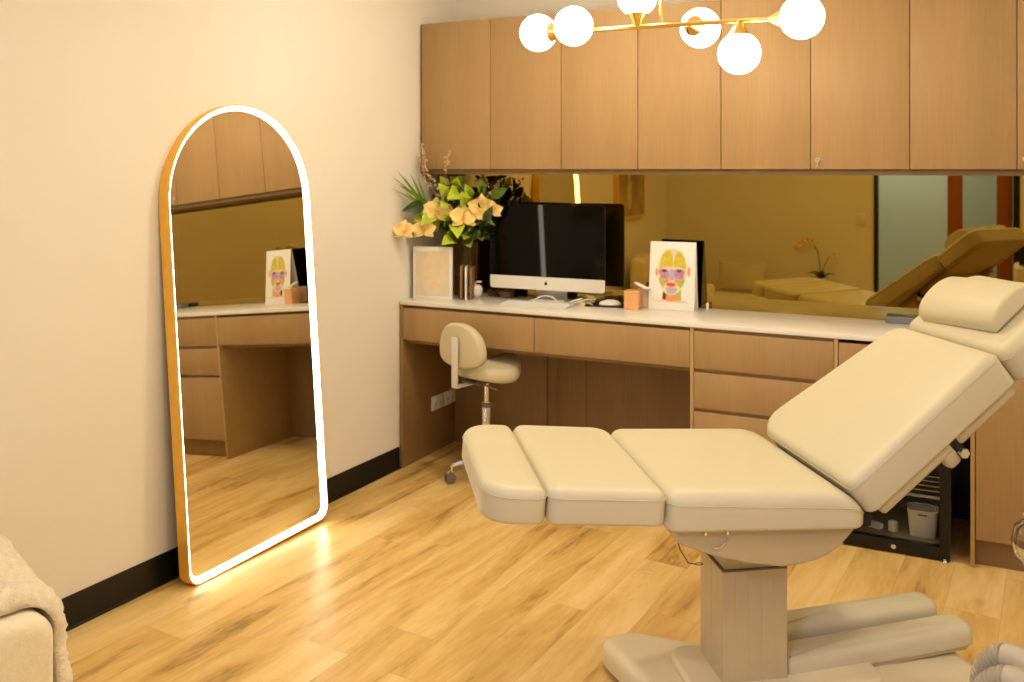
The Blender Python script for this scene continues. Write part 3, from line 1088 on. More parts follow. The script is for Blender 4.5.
bar = [(-0.06, 0, 0.468), (-0.185, 0, 0.468), (-0.198, 0, 0.478), (-0.198, 0, 0.690)]
for a, b_ in zip(bar[:-1], bar[1:]):
    if abs(a[2] - b_[2]) < 0.001:
        mb.box(b_[0], a[0], -0.019, 0.019, a[2] - 0.003, a[2] + 0.003, 0.001)
    else:
        mb.box(min(a[0], b_[0]) - 0.004, max(a[0], b_[0]) + 0.003, -0.019, 0.019, a[2] - 0.004, b_[2], 0.001)
mb.build('back_bar', M['alu'], STL)
bo = []
for k in range(52):
    a = 2 * PI * k / 52
    c_, s_ = math.cos(a), math.sin(a)
    bo.append((0.142 * math.copysign(abs(c_) ** 0.85, c_), 0.128 * s_ if s_ > 0 else -0.070 * abs(s_) ** 0.62))
mb = MB()
mb.puff(bo, 0, 0.045, 0.018, 0.006, rb=0.016)
for v in mb.bm.verts:           # wraps gently round the sitter
    v.co.z += 1.1 * v.co.x ** 2
M4 = T(-0.192, 0, 0.622) @ Matrix(((0, 0, 1, 0), (1, 0, 0, 0), (0, 1, 0, 0), (0, 0, 0, 1)))
bmesh.ops.transform(mb.bm, matrix=M4, verts=mb.bm.verts)
mb.build('backrest', M['vinyl'], STL, ang=60)
mb = MB()
mb.lathe([(0.0, 0.09), (0.024, 0.09), (0.024, 0.36), (0.0225, 0.365), (0.0225, 0.372), (0.014, 0.374), (0.014, 0.467), (0, 0.467)], 20)
mb.build('gas_lift', M['chrome'], STL)
MB().lathe([(0.0245, 0.345), (0.0262, 0.348), (0.0262, 0.366), (0.0245, 0.368)], 20).build('collar', M['rubber'], STL)
for k in range(5):
    a = R(72 * k + 142 - SA)
    dx, dy = math.cos(a), math.sin(a)
    mb = MB()
    rr = [0.022, 0.06, 0.11, 0.152, 0.160, 0.162]
    zz = [0.105, 0.100, 0.092, 0.084, 0.076, 0.058]
    mb.tube([(dx * q, dy * q, z) for q, z in zip(rr, zz)], [0.017, 0.014, 0.012, 0.011, 0.010, 0.009], 10)
    leg = mb.build('leg', M['chrome'], STL)
    mb = MB()
    cx_, cy_ = dx * 0.168, dy * 0.168
    q = RZ(math.degrees(a) + 18)
    for sgn in (-1, 1):
        mb.lathe([(0.006, -0.006), (0.023, -0.005), (0.0245, 0), (0.023, 0.005), (0.006, 0.006)], 18, 0, T(cx_, cy_, 0.0248) @ q @ T(0, sgn * 0.011, 0) @ RX(90))
    mb.build('castor', M['rubber'], leg)
    mb = MB()
    mb.prism([(-0.014, 0.0), (0.014, -0.004), (0.020, 0.016), (0.012, 0.036), (-0.010, 0.036), (-0.019, 0.016)], -0.004, 0.004, T(cx_, cy_, 0.024) @ q @ RX(90), 0, 0.0015)
    mb.build('castor_fork', M['chrome'], leg)

# ------------------------------------------------------------------ computer on the worktop
IM = thing('desktop_computer', 'silver all-in-one desktop computer with a black screen', 'computer', (0.652, 4.000, ZT), (0, 0, R(2.2)))
IW, IZ0, IZ1, ICH = 0.588, 0.056, 0.462, 0.062
mb = MB()
# bulging aluminium back shell
o1 = rrect(-IW / 2, IW / 2, IZ0, IZ1, 0.014, 5)
rg = []
for k, d in ((1.0, 0.002), (1.0, 0.007), (0.90, 0.014), (0.72, 0.025), (0.5, 0.033), (0.25, 0.037), (0.05, 0.038)):
    cz = (IZ0 + IZ1) / 2
    rg.append([Vector((p[0] * k, d, cz + (p[1] - cz) * k)) for p in o1])
mb.rings(rg)
shell = mb.build('housing', M['alu_shaded'], IM, ang=50)
mb = MB()
so_ = rrect(-IW / 2, IW / 2, IZ0 + ICH, IZ1, [0.001, 0.014, 0.014, 0.001], 5)
mb.prism(so_, 0, 0.003, T(0, 0.0022, 0) @ RX(90))
mb.build('screen', M['black_gloss'], IM)
mb = MB()
co_ = rrect(-IW / 2, IW / 2, IZ0, IZ0 + ICH - 0.0006, [0.014, 0.001, 0.001, 0.014], 5)
mb.prism(co_, 0, 0.003, T(0, 0.0022, 0) @ RX(90))
mb.build('chin', M['alu'], IM)
# dark fruit emblem on the chin
mb = MB()
ez = IZ0 + ICH * 0.5


def emblem(pts):
    mb.prism(pts, 0, 0.0006, T(0, -0.0008, ez) @ RX(90))


body = []
for k in range(40):
    a = 2 * PI * k / 40
    r_ = 0.0082 * (1 - 0.10 * max(0, math.cos(a - PI / 2)) ** 6 - 0.08 * max(0, math.cos(a + PI / 2)) ** 8)
    x, z = r_ * math.cos(a), r_ * 1.05 * math.sin(a)
    d = math.hypot(x - 0.0098, z - 0.0014)
    if d < 0.0046:
        x = 0.0098 - math.sqrt(max(0, 0.0046 ** 2 - (z - 0.0014) ** 2))
    body.append((x, z))
emblem(body)
emblem([(0.000 + 0.0018 * math.cos(t_) + 0.0012, 0.0112 + 0.0030 * math.sin(t_)) for t_ in [2 * PI * k / 12 for k in range(12)]])
mb.build('emblem', M['black'], IM)
mb = MB()
mb.prism([(-0.085, 0.006), (0.085, 0.006), (0.085, 0.11), (-0.085, 0.11)], 0, 0.006, None, 0, 0.002)
mb.box(-0.080, 0.080, 0.075, 0.083, 0.005, 0.20, 0.002, 0, T(0, 0.095, 0) @ RX(24) @ T(0, -0.085, 0))
mb.build('stand', M['alu'], IM)

# keyboard, mouse and pad
kb = thing('keyboard', 'slim white keyboard in front of the computer', 'keyboard', (0.665, 3.862, ZT), (0, 0, R(4)))
mb = MB()
mb.prism(rrect(-0.165, 0.165, -0.055, 0.055, 0.01, 5), 0.0, 0.008, RX(2.0) @ T(0, 0, 0.002), 0, 0.002)
mb.build('body', M['alu'], kb)
mb = MB()
for r_ in range(5):
    for c_ in range(14):
        if r_ == 0 and 3 < c_ < 8:
            continue
        x = -0.154 + c_ * 0.0222
        y = -0.044 + r_ * 0.0195
        mb.box(x, x + 0.0185, y, y + 0.016, 0.0095, 0.0115, 0.0008, 0, RX(2.0), 1)
    if r_ == 0:
        mb.box(-0.154 + 4 * 0.0222, -0.154 + 8 * 0.0222 - 0.004, -0.044, -0.028, 0.0095, 0.0115, 0.0008, 0, RX(2.0), 1)
mb.build('keys', M['white_plastic'], kb)
mb = MB()
mb.prism(rrect(-0.095, 0.095, -0.09, 0.09, 0.012, 5), 0, 0.004, None, 0, 0.001)
tag(mb.build('mouse_pad', M['black'], loc=(0.945, 4.055, ZT)), 'black mouse pad on the worktop right of the keyboard', 'mouse pad')
bpy.data.objects['mouse_pad'].rotation_euler = (0, 0, R(9))
mb = MB()
mb.ball((0, 0, 0), 1, sc=(0.031, 0.052, 0.022), n=24)
for v in mb.bm.verts:
    v.co.z = max(0, v.co.z) + 0.0005
tag(mb.build('computer_mouse', M['white_plastic'], loc=(0.962, 4.035, ZT + 0.0042)), 'white mouse on the black mouse pad', 'mouse')
bpy.data.objects['computer_mouse'].rotation_euler = (0, 0, R(-70))

# loose white cables behind the keyboard
for k, (pts, lb) in enumerate((
        ([(0.70, 3.99, 0.003), (0.66, 3.95, 0.003), (0.62, 3.925, 0.012), (0.66, 3.95, 0.035), (0.70, 3.97, 0.028), (0.745, 3.945, 0.004)], 'white cable bent up in a peak in front of the computer stand'),
        ([(0.76, 4.00, 0.003), (0.80, 3.96, 0.018), (0.84, 3.98, 0.030), (0.82, 4.02, 0.022), (0.78, 4.00, 0.006), (0.82, 3.96, 0.012), (0.87, 3.98, 0.028), (0.89, 4.02, 0.015), (0.85, 4.03, 0.004), (0.90, 3.98, 0.006)], 'tangled coil of white cable between computer and mouse pad'))):
    sp = []
    P_ = [Vector(p) for p in pts]
    for i in range(len(P_) - 1):
        p0, p1, p2, p3 = P_[max(i - 1, 0)], P_[i], P_[i + 1], P_[min(i + 2, len(P_) - 1)]
        for q in range(6):
            u = q / 6
            sp.append(0.5 * ((2 * p1) + (p2 - p0) * u + (2 * p0 - 5 * p1 + 4 * p2 - p3) * u * u + (3 * p1 - p0 - 3 * p2 + p3) * u ** 3))
    sp = [Vector((p.x, p.y, max(p.z, 0.0032))) for p in sp]
    c0 = sp[0].copy()
    mb = MB()
    mb.tube([Vector((p.x - c0.x, p.y - c0.y, p.z)) for p in sp], 0.0028, 8)
    tag(mb.build('cable', M['white_plastic'], loc=(c0.x, c0.y, ZT)), lb, 'cable')

# small brown jar left of the computer stand
mb = MB()
mb.lathe([(0.0, 0), (0.040, 0), (0.043, 0.004), (0.043, 0.030), (0.036, 0.036), (0, 0.036)], 28)
tag(mb.build('brown_jar', M['brown'], loc=(0.405, 4.075, ZT)), 'low brown glass jar behind the left corner of the computer', 'jar')

# ------------------------------------------------------------------ candles
mb = MB()
mb.prism(rrect(-0.034, 0.034, -0.034, 0.034, 0.006, 4), 0, 0.085, None, 0, 0.003)
cnd = mb.build('candle', M['peach'], loc=(1.092, 3.980, ZT))
cnd.rotation_euler = (0, 0, R(6))
tag(cnd, 'orange glass candle box beside the mouse pad', 'candle')
mb = MB()
mb.prism(rrect(-0.029, 0.029, -0.030, 0.030, 0.006, 4), 0, 0.085, None, 0, 0.003)
cn2 = mb.build('candle', M['peach_pale'], loc=(1.120, 4.070, ZT))
cn2.rotation_euler = (0, 0, R(8))
tag(cn2, 'paler pink candle box half behind the face chart', 'candle')
mb = MB()
mb.ball((0, 0, 0), 1, sc=(0.034, 0.012, 0.008), n=16, M4=RY(22))
mb.ball((0.028, 0.0, -0.011), 1, sc=(0.022, 0.012, 0.007), n=16)
z_ = min(v.co.z for v in mb.bm.verts)
bmesh.ops.translate(mb.bm, vec=(0, 0, -z_), verts=mb.bm.verts)
tag(mb.build('soap_scoop', M['ceramic'], loc=(1.115, 4.022, ZT + 0.0855)), 'small white scoop lying on top of the candle boxes', 'scoop')

# ------------------------------------------------------------------ face chart tent card
SG = thing('face_chart', 'white tent card with a coloured face chart standing on the worktop', 'tent card', (1.258, 4.022, ZT), (0, 0, R(4.0)))
SWd, SH = 0.208, 0.304
lean = 8.0
FR = RX(-lean)
mb = MB()
mb.box(-SWd / 2, SWd / 2, 0, 0.004, 0, SH, 0.001, 0, FR)
front = mb.build('front_panel', M['paper'], SG)
mb = MB()
top = FR @ Vector((0, 0.004, SH))
mb.box(-SWd / 2, SWd / 2, 0, 0.004, 0, SH + 0.001, 0.001, 0, T(0, top.y, 0) @ T(0, 0.040, 0) @ RX(7.4))
bkp = mb.build('back_panel', M['paper'], SG)
mb = MB()
mb.box(-SWd / 2 + 0.002, SWd / 2 - 0.002, 0.0041, 0.0055, 0, SH - 0.002, 0.0, 0, T(0, top.y, 0) @ T(0, 0.040, 0) @ RX(7.4))
mb.build('black_backing', M['black'], bkp)
mb = MB()
mb.box(-SWd / 2 + 0.002, SWd / 2 - 0.002, 0.004, 0.078, 0.0, 0.003)
mb.build('base_flap', M['paper'], SG)
inks = ['skin', 'f_yellow', 'f_purple', 'f_orange', 'f_red', 'f_blue', 'f_green', 'f_dark', 'f_pale']
mb = MB()


def ink(pts, name, lay):
    y = -0.0003 - 0.00012 * lay
    mb.poly([FR @ Vector(((u - 0.505) * 1.22 * SWd, y, v * SH)) for u, v in pts], inks.index(name))


def ell(cu, cv, ru, rv, n=20, a0=0, a1=360, rot=0):
    res = []
    for k in range(n):
        a = R(a0 + (a1 - a0) * k / (n if a1 - a0 == 360 else n - 1))
        x, y = ru * math.cos(a), rv * math.sin(a)
        c_, s_ = math.cos(R(rot)), math.sin(R(rot))
        res.append((cu + x * c_ - y * s_, cv + x * s_ + y * c_))
    return res


head = [(0.26, 0.66), (0.245, 0.55), (0.26, 0.44), (0.31, 0.33), (0.39, 0.245), (0.47, 0.215), (0.55, 0.22), (0.63, 0.27), (0.70, 0.35), (0.745, 0.45), (0.765, 0.56), (0.76, 0.68), (0.72, 0.79), (0.64, 0.875), (0.52, 0.905), (0.40, 0.88), (0.31, 0.80)]
ink([(0.18, 0.115), (0.34, 0.15), (0.36, 0.30), (0.66, 0.32), (0.68, 0.15), (0.80, 0.115)], 'skin', 1)
ink([(0.34, 0.15), (0.35, 0.27), (0.50, 0.20), (0.66, 0.30), (0.67, 0.15), (0.50, 0.125)], 'f_orange', 2)
ink([(0.60, 0.15), (0.61, 0.25), (0.67, 0.31), (0.68, 0.15)], 'f_green', 3)
ink([(0.34, 0.16), (0.35, 0.27), (0.41, 0.22), (0.40, 0.15)], 'f_dark', 3)
ink(ell(0.225, 0.55, 0.025, 0.06), 'f_orange', 1)
ink(ell(0.80, 0.57, 0.03, 0.07), 'f_orange', 1)
ink(head, 'f_pale', 3)
ink([(0.27, 0.60), (0.275, 0.72), (0.32, 0.82), (0.40, 0.885), (0.47, 0.87), (0.505, 0.80), (0.515, 0.72), (0.515, 0.625), (0.40, 0.635)], 'f_yellow', 4)
ink([(0.535, 0.625), (0.535, 0.72), (0.55, 0.80), (0.59, 0.86), (0.66, 0.855), (0.72, 0.77), (0.75, 0.66), (0.745, 0.60), (0.65, 0.635)], 'f_yellow', 4)
ink(ell(0.355, 0.555, 0.095, 0.05), 'f_purple', 4)
ink(ell(0.63, 0.56, 0.10, 0.05), 'f_purple', 4)
ink([(0.29, 0.515), (0.44, 0.545), (0.46, 0.47), (0.38, 0.455), (0.30, 0.46)], 'f_purple', 5)
ink([(0.54, 0.545), (0.72, 0.52), (0.70, 0.46), (0.62, 0.455), (0.55, 0.47)], 'f_purple', 5)
ink(ell(0.36, 0.57, 0.045, 0.017), 'f_dark', 6)
ink(ell(0.63, 0.575, 0.045, 0.017), 'f_dark', 6)
ink([(0.465, 0.60), (0.53, 0.60), (0.555, 0.47), (0.52, 0.435), (0.475, 0.435), (0.445, 0.47)], 'f_blue', 6)
ink([(0.27, 0.47), (0.36, 0.45), (0.40, 0.37), (0.34, 0.34), (0.29, 0.39)], 'f_green', 5)
ink([(0.63, 0.45), (0.73, 0.47), (0.72, 0.39), (0.66, 0.33), (0.60, 0.37)], 'f_green', 5)
ink([(0.37, 0.46), (0.46, 0.455), (0.44, 0.40), (0.37, 0.385)], 'f_orange', 6)
ink([(0.54, 0.455), (0.64, 0.45), (0.62, 0.38), (0.56, 0.40)], 'f_orange', 6)
ink(ell(0.49, 0.372, 0.085, 0.03), 'f_red', 6)
ink([(0.40, 0.318), (0.46, 0.335), (0.54, 0.335), (0.60, 0.318), (0.57, 0.255), (0.50, 0.228), (0.43, 0.25)], 'f_blue', 6)
mb.build('face_print', [M[k] for k in inks], front)
# small white vial behind the card
mb = MB()
mb.lathe([(0, 0), (0.006, 0), (0.006, 0.026), (0.004, 0.029), (0, 0.029)], 14)
tag(mb.build('vial', M['white_plastic'], loc=(1.398, 4.118, ZT)), 'tiny white vial standing at the right foot of the face chart', 'vial')

# ------------------------------------------------------------------ corner of the worktop: picture block, cards, ornament
PB = thing('portrait_block', 'clear acrylic block with a faded portrait print, in the worktop corner', 'photo block', (0.128, 3.824, ZT), (0, 0, R(14)))
mb = MB()
mb.box(-0.098, 0.098, 0, 0.022, 0, 0.255, 0.002)
mb.build('block', M['paper'], PB)
inks = ['f_haze', 'f_pale', 'skin', 'dried']
mb = MB()


def ink2(pts, name, lay):
    mb.poly([Vector(((u - 0.5) * 0.196, -0.0003 - 0.00012 * lay, v * 0.255)) for u, v in pts], inks.index(name))


ink2([(0.06, 0.07), (0.94, 0.07), (0.94, 0.92), (0.06, 0.92)], 'f_haze', 0)
ink2(ell(0.54, 0.49, 0.33, 0.40, 30), 'f_pale', 1)
ink2([(0.06, 0.52), (0.06, 0.92), (0.94, 0.92), (0.94, 0.72), (0.80, 0.84), (0.5, 0.90), (0.30, 0.80), (0.18, 0.62)], 'f_haze', 2)
ink2(ell(0.44, 0.60, 0.06, 0.018), 'f_haze', 3)
ink2(ell(0.68, 0.60, 0.06, 0.018), 'f_haze', 3)
ink2(ell(0.55, 0.32, 0.09, 0.025), 'skin', 3)
mb.build('portrait_print', [M[k] for k in inks], PB)
for (x, y, rz, h, m_, lb) in ((0.243, 3.885, 110, 0.165, 'book_brown', 'thin brown folded card standing beside the portrait block'),
                              (0.262, 3.895, 113, 0.160, 'paper', 'thin cream folded card, middle one of those beside the portrait block'),
                              (0.284, 3.910, 108, 0.155, 'book_brown', 'dark card standing nearest the white apple ornament')):
    mb = MB()
    mb.box(-0.045, 0.045, -0.004, 0.004, 0, h, 0.001)
    mb.box(-0.043, 0.043, -0.0046, 0.0046, 0.004, h - 0.004, 0.001)
    c_ = mb.build('card', M[m_], loc=(x, y + 0.03, ZT))
    c_.rotation_euler = (0, 0, R(rz))
    tag(c_, lb, 'card')
ap = thing('apple_ornament', 'white ceramic apple ornament behind the standing cards', 'ornament', (0.270, 4.000, ZT))
ap.scale = (0.78, 0.78, 0.78)
mb = MB()
mb.lathe([(0.0, 0.008), (0.012, 0.002), (0.022, 0.0), (0.036, 0.012), (0.044, 0.034), (0.045, 0.05), (0.040, 0.066), (0.028, 0.078), (0.014, 0.079), (0.004, 0.070), (0, 0.069)], 28)
mb.build('body', M['ceramic'], ap, ang=60)
MB().tube([(0, 0, 0.068), (0.001, 0, 0.085), (0.005, 0, 0.098)], [0.004, 0.003, 0.003], 8).build('stalk', M['ceramic'], ap)
mb = MB()
mb.ball((0.024, 0, 0.098), 1, sc=(0.022, 0.009, 0.007), n=14)
mb.build('leaf', M['ceramic'], ap)

# ------------------------------------------------------------------ vase and flowers
VX, VY = 0.185, 4.045
vs = thing('vase', 'tall amber glass vase behind the portrait block', 'vase', (VX, VY, ZT))
MB().lathe([(0.0, 0.0), (0.056, 0.0), (0.060, 0.006), (0.062, 0.20), (0.064, 0.262), (0.0615, 0.262), (0.0585, 0.20), (0.056, 0.012), (0, 0.012)], 36).build('glass', M['amber'], vs)
FB = thing('flower_bouquet', 'bouquet of cream orchids, lime leaves and dried sprays in the amber vase', 'flowers', (VX, VY, ZT + 0.02))
rnd = random.Random(5)


def leaf_mesh(mb, base, tip, width, normal, mi=0, bend=0.15, n=7):
    base, tip = Vector(base), Vector(tip)
    d = tip - base
    L_ = d.length
    nrm = Vector(normal).normalized()
    sd = d.cross(nrm)
    if sd.length < 1e-6:
        sd = Vector((1, 0, 0))
    sd.normalize()
    nrm = sd.cross(d).normalized()
    rows = []
    for i in range(n + 1):
        u = i / n
        wv = width * 0.5 * (math.sin(PI * min(1, u * 0.94 + 0.06) ** 0.75) ** 0.9 if u < 1 else 0.0)
        wv = max(wv, width * 0.02)
        c_ = base + d * u + nrm * (bend * L_ * math.sin(PI * u))
        rows.append((c_ - sd * wv + nrm * wv * 0.35, c_, c_ + sd * wv + nrm * wv * 0.35))
    th = nrm * 0.0006
    for a, b_ in zip(rows[:-1], rows[1:]):
        for q in range(2):
            mb.poly([a[q], a[q + 1], b_[q + 1], b_[q]], mi)


def clampw(p):
    """Keeps foliage clear of the side wall, mirror and cupboards."""
    x, y, z = p
    x = max(x, xw(y) + 0.012)
    y = min(y, YB - 0.02)
    if y > YU - 0.03:
        z = min(z, UZ0 - 0.035)
    if z < 1.30 and y > 3.95:
        x = min(x, 0.325)
    return Vector((x, y, z))


O = Vector((VX, VY, ZT + 0.25))
stems = MB()


def stem_to(p, r_=0.0022):
    p = Vector(p)
    foot = Vector((VX + rnd.uniform(-0.025, 0.025), VY + rnd.uniform(-0.025, 0.025), ZT + 0.03))
    neck = O + Vector((rnd.uniform(-0.03, 0.03), rnd.uniform(-0.03, 0.03), 0.02))
    mid = neck.lerp(p, 0.5) + Vector((0, 0, 0.03))
    stems.tube([foot, neck, mid, p], r_, 6)


blooms = [((0.135, 3.85, 1.225), 0.078), ((0.262, 3.89, 1.202), 0.070), ((0.340, 3.93, 1.258), 0.066), ((0.392, 3.95, 1.240), 0.050),
          ((0.050, 3.70, 1.142), 0.056), ((0.100, 3.79, 1.142), 0.058), ((0.318, 3.92, 1.222), 0.05)]
view = Vector((CX - 0.2, -3.9, 0.25)).normalized()
for c_, s_ in blooms:
    c_ = Vector(c_)
    nrm = (view + Vector((rnd.uniform(-.4, .4), rnd.uniform(-.3, .3), rnd.uniform(-.3, .4)))).normalized()
    ax = nrm.cross(Vector((0, 0, 1))).normalized()
    ay = ax.cross(nrm).normalized() * -1
    if ay.z < 0:
        ay = -ay
    mb = MB()
    for ang, ln, wd in ((90, 1.0, 0.75), (215, 1.0, 0.7), (325, 1.0, 0.7), (15, 1.08, 1.15), (165, 1.08, 1.15)):
        d = ax * math.cos(R(ang)) + ay * math.sin(R(ang))
        leaf_mesh(mb, c_ + d * s_ * 0.06, c_ + d * s_ * ln + nrm * s_ * 0.10, s_ * wd, nrm, 0, 0.10, 8)
    b_ = mb.build('orchid_bloom', M['petal'], FB, world=True, ang=80)
    mb = MB()
    mb.ball(c_ + nrm * s_ * 0.12, s_ * 0.14, n=10)
    leaf_mesh(mb, c_ + nrm * s_ * 0.1, c_ + nrm * s_ * 0.30 - ay * s_ * 0.42, s_ * 0.36, nrm, 0, 0.1, 5)
    mb2 = mb.build('lip', M['petal_core'], None, ang=80)
    mb2.data.transform(Matrix.Translation(-parent_world(FB)))
    mb2.parent = b_
    stem_to(c_ - nrm * 0.012)

lime = [(0.21, 3.93, 1.339, .075), (0.112, 3.95, 1.372, .06), (0.249, 3.96, 1.329, .06), (0.188, 3.90, 1.291, .05), (0.05, 3.78, 1.225, .06), (0.10, 3.86, 1.165, .07),
        (0.199, 3.90, 1.15, .055), (0.177, 3.90, 1.115, .055), (0.244, 3.92, 1.10, .085), (0.275, 3.94, 1.065, .06), (0.283, 3.95, 1.164, .07), (0.15, 3.98, 1.390, .05),
        (0.204, 4.0, 1.385, .06), (0.07, 3.80, 1.19, .05), (0.23, 3.90, 1.235, .05), (0.27, 3.93, 1.125, .06), (0.40, 3.985, 1.215, .04), (0.15, 3.87, 1.27, .05), (0.30, 3.95, 1.19, .05),
        (0.225, 3.86, 1.31, .085), (0.265, 3.88, 1.29, .07), (0.17, 3.84, 1.33, .07), (0.12, 3.80, 1.19, .075), (0.19, 3.82, 1.20, .07), (0.21, 3.84, 1.08, .08), (0.245, 3.86, 1.14, .08), (0.29, 3.88, 1.30, .06), (0.23, 3.9, 1.375, .07), (0.20, 3.82, 1.26, .06)]
mb = MB()
for x, y, z, s_ in lime:
    s_ *= 1.22
    p = clampw((x, y, z))
    d = (p - O)
    d.z *= 0.4
    d = (d.normalized() + Vector((rnd.uniform(-.5, .5), rnd.uniform(-.5, .2), rnd.uniform(-.9, .7)))).normalized()
    tp = clampw(p + d * s_ * 0.6)
    leaf_mesh(mb, p - d * s_ * 0.5, tp, s_ * 0.78, view + Vector((rnd.uniform(-.5, .5), 0, rnd.uniform(0, .9))), 0, 0.12)
    stem_to(p - d * s_ * 0.5, 0.0014)
mb.build('lime_foliage', M['leaf_lime'], FB, world=True, ang=80)
mb = MB()
for k in range(150):
    a = rnd.uniform(0, 2 * PI)
    el = rnd.uniform(-0.15, 1.25)
    rr = rnd.uniform(0.05, 0.19)
    p = O + Vector((math.cos(a) * math.cos(el) * rr * 1.15 + 0.03, math.sin(a) * math.cos(el) * rr * 0.8 - 0.04, 0.06 + math.sin(el) * rr * 1.45))
    p = clampw(p)
    d = ((p - O).normalized() + Vector((rnd.uniform(-.7, .7), rnd.uniform(-.7, .7), rnd.uniform(-.5, .6)))).normalized()
    s_ = rnd.uniform(0.04, 0.085)
    tp = clampw(p + d * s_)
    leaf_mesh(mb, p, tp, s_ * 0.55, Vector((rnd.uniform(-1, 1), -1, rnd.uniform(0, 1.5))), 0 if rnd.random() < 0.55 else 1, 0.12)
leaf_mesh(mb, (0.09, 3.80, 1.262), clampw((0.035, 3.70, 1.238)), 0.065, view, 0, 0.1)
leaf_mesh(mb, (0.33, 3.95, 1.215), (0.405, 3.95, 1.165), 0.03, view, 1, 0.1)
leaf_mesh(mb, (0.34, 4.02, 1.30), (0.42, 4.06, 1.345), 0.05, view, 1, 0.1)
mb.build('dark_foliage', [M['leaf_dark'], M['leaf']], FB, world=True, ang=80)
mb = MB()
root_p = Vector((0.085, 3.86, 1.24))
for tip, wd in (((0.03, 3.62, 1.405), .014), ((0.035, 3.66, 1.43), .015), ((0.045, 3.70, 1.405), .015), ((0.03, 3.66, 1.37), .014), ((0.055, 3.74, 1.42), .014), ((0.04, 3.72, 1.33), .016), ((0.07, 3.78, 1.40), .014), ((0.03, 3.63, 1.345), .012)):
    tip = clampw(tip)
    leaf_mesh(mb, root_p + Vector((rnd.uniform(-.01, .01), rnd.uniform(-.01, .01), rnd.uniform(-.03, .03))), tip, wd, view, 0, 0.08, 9)
stem_to(root_p)
mb.build('palm_spray', M['leaf'], FB, world=True, ang=80)
mb = MB()
for tip in ((0.055, 3.845, 1.56), (0.066, 3.85, 1.49), (0.205, 3.85, 1.53), (0.075, 3.86, 1.42), (0.335, 4.0, 1.385), (0.40, 4.03, 1.385), (0.37, 3.99, 1.33), (0.15, 3.93, 1.395), (0.06, 3.87, 1.38), (0.30, 4.05, 1.39)):
    tip = Vector(tip)
    bs = O + Vector((rnd.uniform(-.02, .02), rnd.uniform(-.02, .0), 0.05))
    if tip.z > 1.42:
        bs = Vector((tip.x * 0.7 + 0.03, 3.85, 1.27))
    pts = [bs.lerp(tip, u) + Vector((0, 0, 0.02 * math.sin(PI * u))) for u in (0, .35, .7, 1)]
    mb.tube(pts, 0.0012, 5)
    for k in range(22):
        u = rnd.uniform(0.50, 1.0)
        p = bs.lerp(tip, u) + Vector((rnd.uniform(-.014, .014), rnd.uniform(-.012, .012), rnd.uniform(-.01, .01) + 0.02 * math.sin(PI * u)))
        if p.y > YU - 0.02 and p.z > UZ0 - 0.04:
            continue
        mb.ball(clampw(p) if p.y > YU - 0.02 else p, rnd.uniform(0.004, 0.009), n=6)
mb.build('dried_spray', M['dried'], FB, world=True, ang=80)
stems.build('stem', M['stem'], FB, world=True, ang=60)

# ------------------------------------------------------------------ small grey dish near the mirror
mb = MB()
mb.prism(rrect(-0.06, 0.06, -0.03, 0.03, 0.01, 4), 0, 0.024, None, 0, 0.003)
dsh = mb.build('tray', mat('smoky_blue_tray', (0.16, 0.18, 0.20), 0.15, var=0.1), loc=(2.205, 4.108, ZT))
tag(dsh, 'small smoky blue-grey tray on the worktop behind the bed head', 'tray')

# ------------------------------------------------------------------ armchair with fleece throw, bottom left
ACH = thing('armchair', 'cream upholstered armchair by the left wall at the bottom corner', 'armchair', (0.318, 1.095, 0), (0, 0, R(-13.9)))
for sx, sy in ((0.25, 0.27), (0.25, -0.27), (-0.25, 0.27), (-0.25, -0.27)):
    MB().lathe([(0.012, 0), (0.020, 0.125), (0, 0.125)], 14, 0, T(sx, sy, 0)).build('leg', M['black'], ACH)
MB().box(-0.31, 0.30, -0.32, 0.32, 0.12, 0.29, 0.03, 0, None, 4).build('seat_base', M['boucle'], ACH, ang=50)
mb = MB()
mb.puff(resample(rrect(-0.19, 0.325, -0.165, 0.165, 0.04), 0.04), 0.285, 0.405, 0.045, 0.02, rb=0.02)
mb.build('seat_cushion', M['boucle'], ACH, ang=60)
for sgn in (-1, 1):
    mb = MB()
    yc = sgn * 0.25
    sec = resample(rrect(-0.083, 0.083, 0.13, 0.490, [0.03, 0.062, 0.062, 0.03], 7), 0.04)
    # section in (y,z), rolled edges at the front face
    M4 = T(-0.32, yc, 0) @ Matrix(((0, 0, 1, 0), (1, 0, 0, 0), (0, 1, 0, 0), (0, 0, 0, 1)))
    mb.puff(sec, 0, 0.64, 0.03, 0.008, M4=M4, rb=0.03)
    mb.build('arm', M['boucle'], ACH, ang=60)
mb = MB()
mb.box(-0.325, -0.185, -0.30, 0.30, 0.20, 0.74, 0.055, 0, None, 5)
mb.build('backrest', M['boucle'], ACH, ang=60)
# throw: a fleece strip laid over the arm nearer the floor mirror
mb = MB()
cen = 0.25
prof = []
prof += [(cen - 0.089, 0.412)]
for k in range(7):
    a = R(180 - 90 * k / 6)
    prof.append((cen - 0.025 + 0.066 * math.cos(a), 0.428 + 0.068 * math.sin(a)))
for k in range(7):
    a = R(90 - 90 * k / 6)
    prof.append((cen + 0.025 + 0.066 * math.cos(a), 0.428 + 0.068 * math.sin(a)))
for z in (0.40, 0.37, 0.34, 0.30, 0.26, 0.22, 0.18):
    prof.append((cen + 0.092 + (0.41 - z) * 0.05, z))
pf = []
for a, b_ in zip(prof[:-1], prof[1:]):
    k = max(1, int((Vector(b_) - Vector(a)).length / 0.008))
    for j in range(k):
        pf.append((Vector(a) + (Vector(b_) - Vector(a)) * j / k))
pf.append(Vector(prof[-1]))
nx_ = 78
npf = len(pf)
TH = 0.030


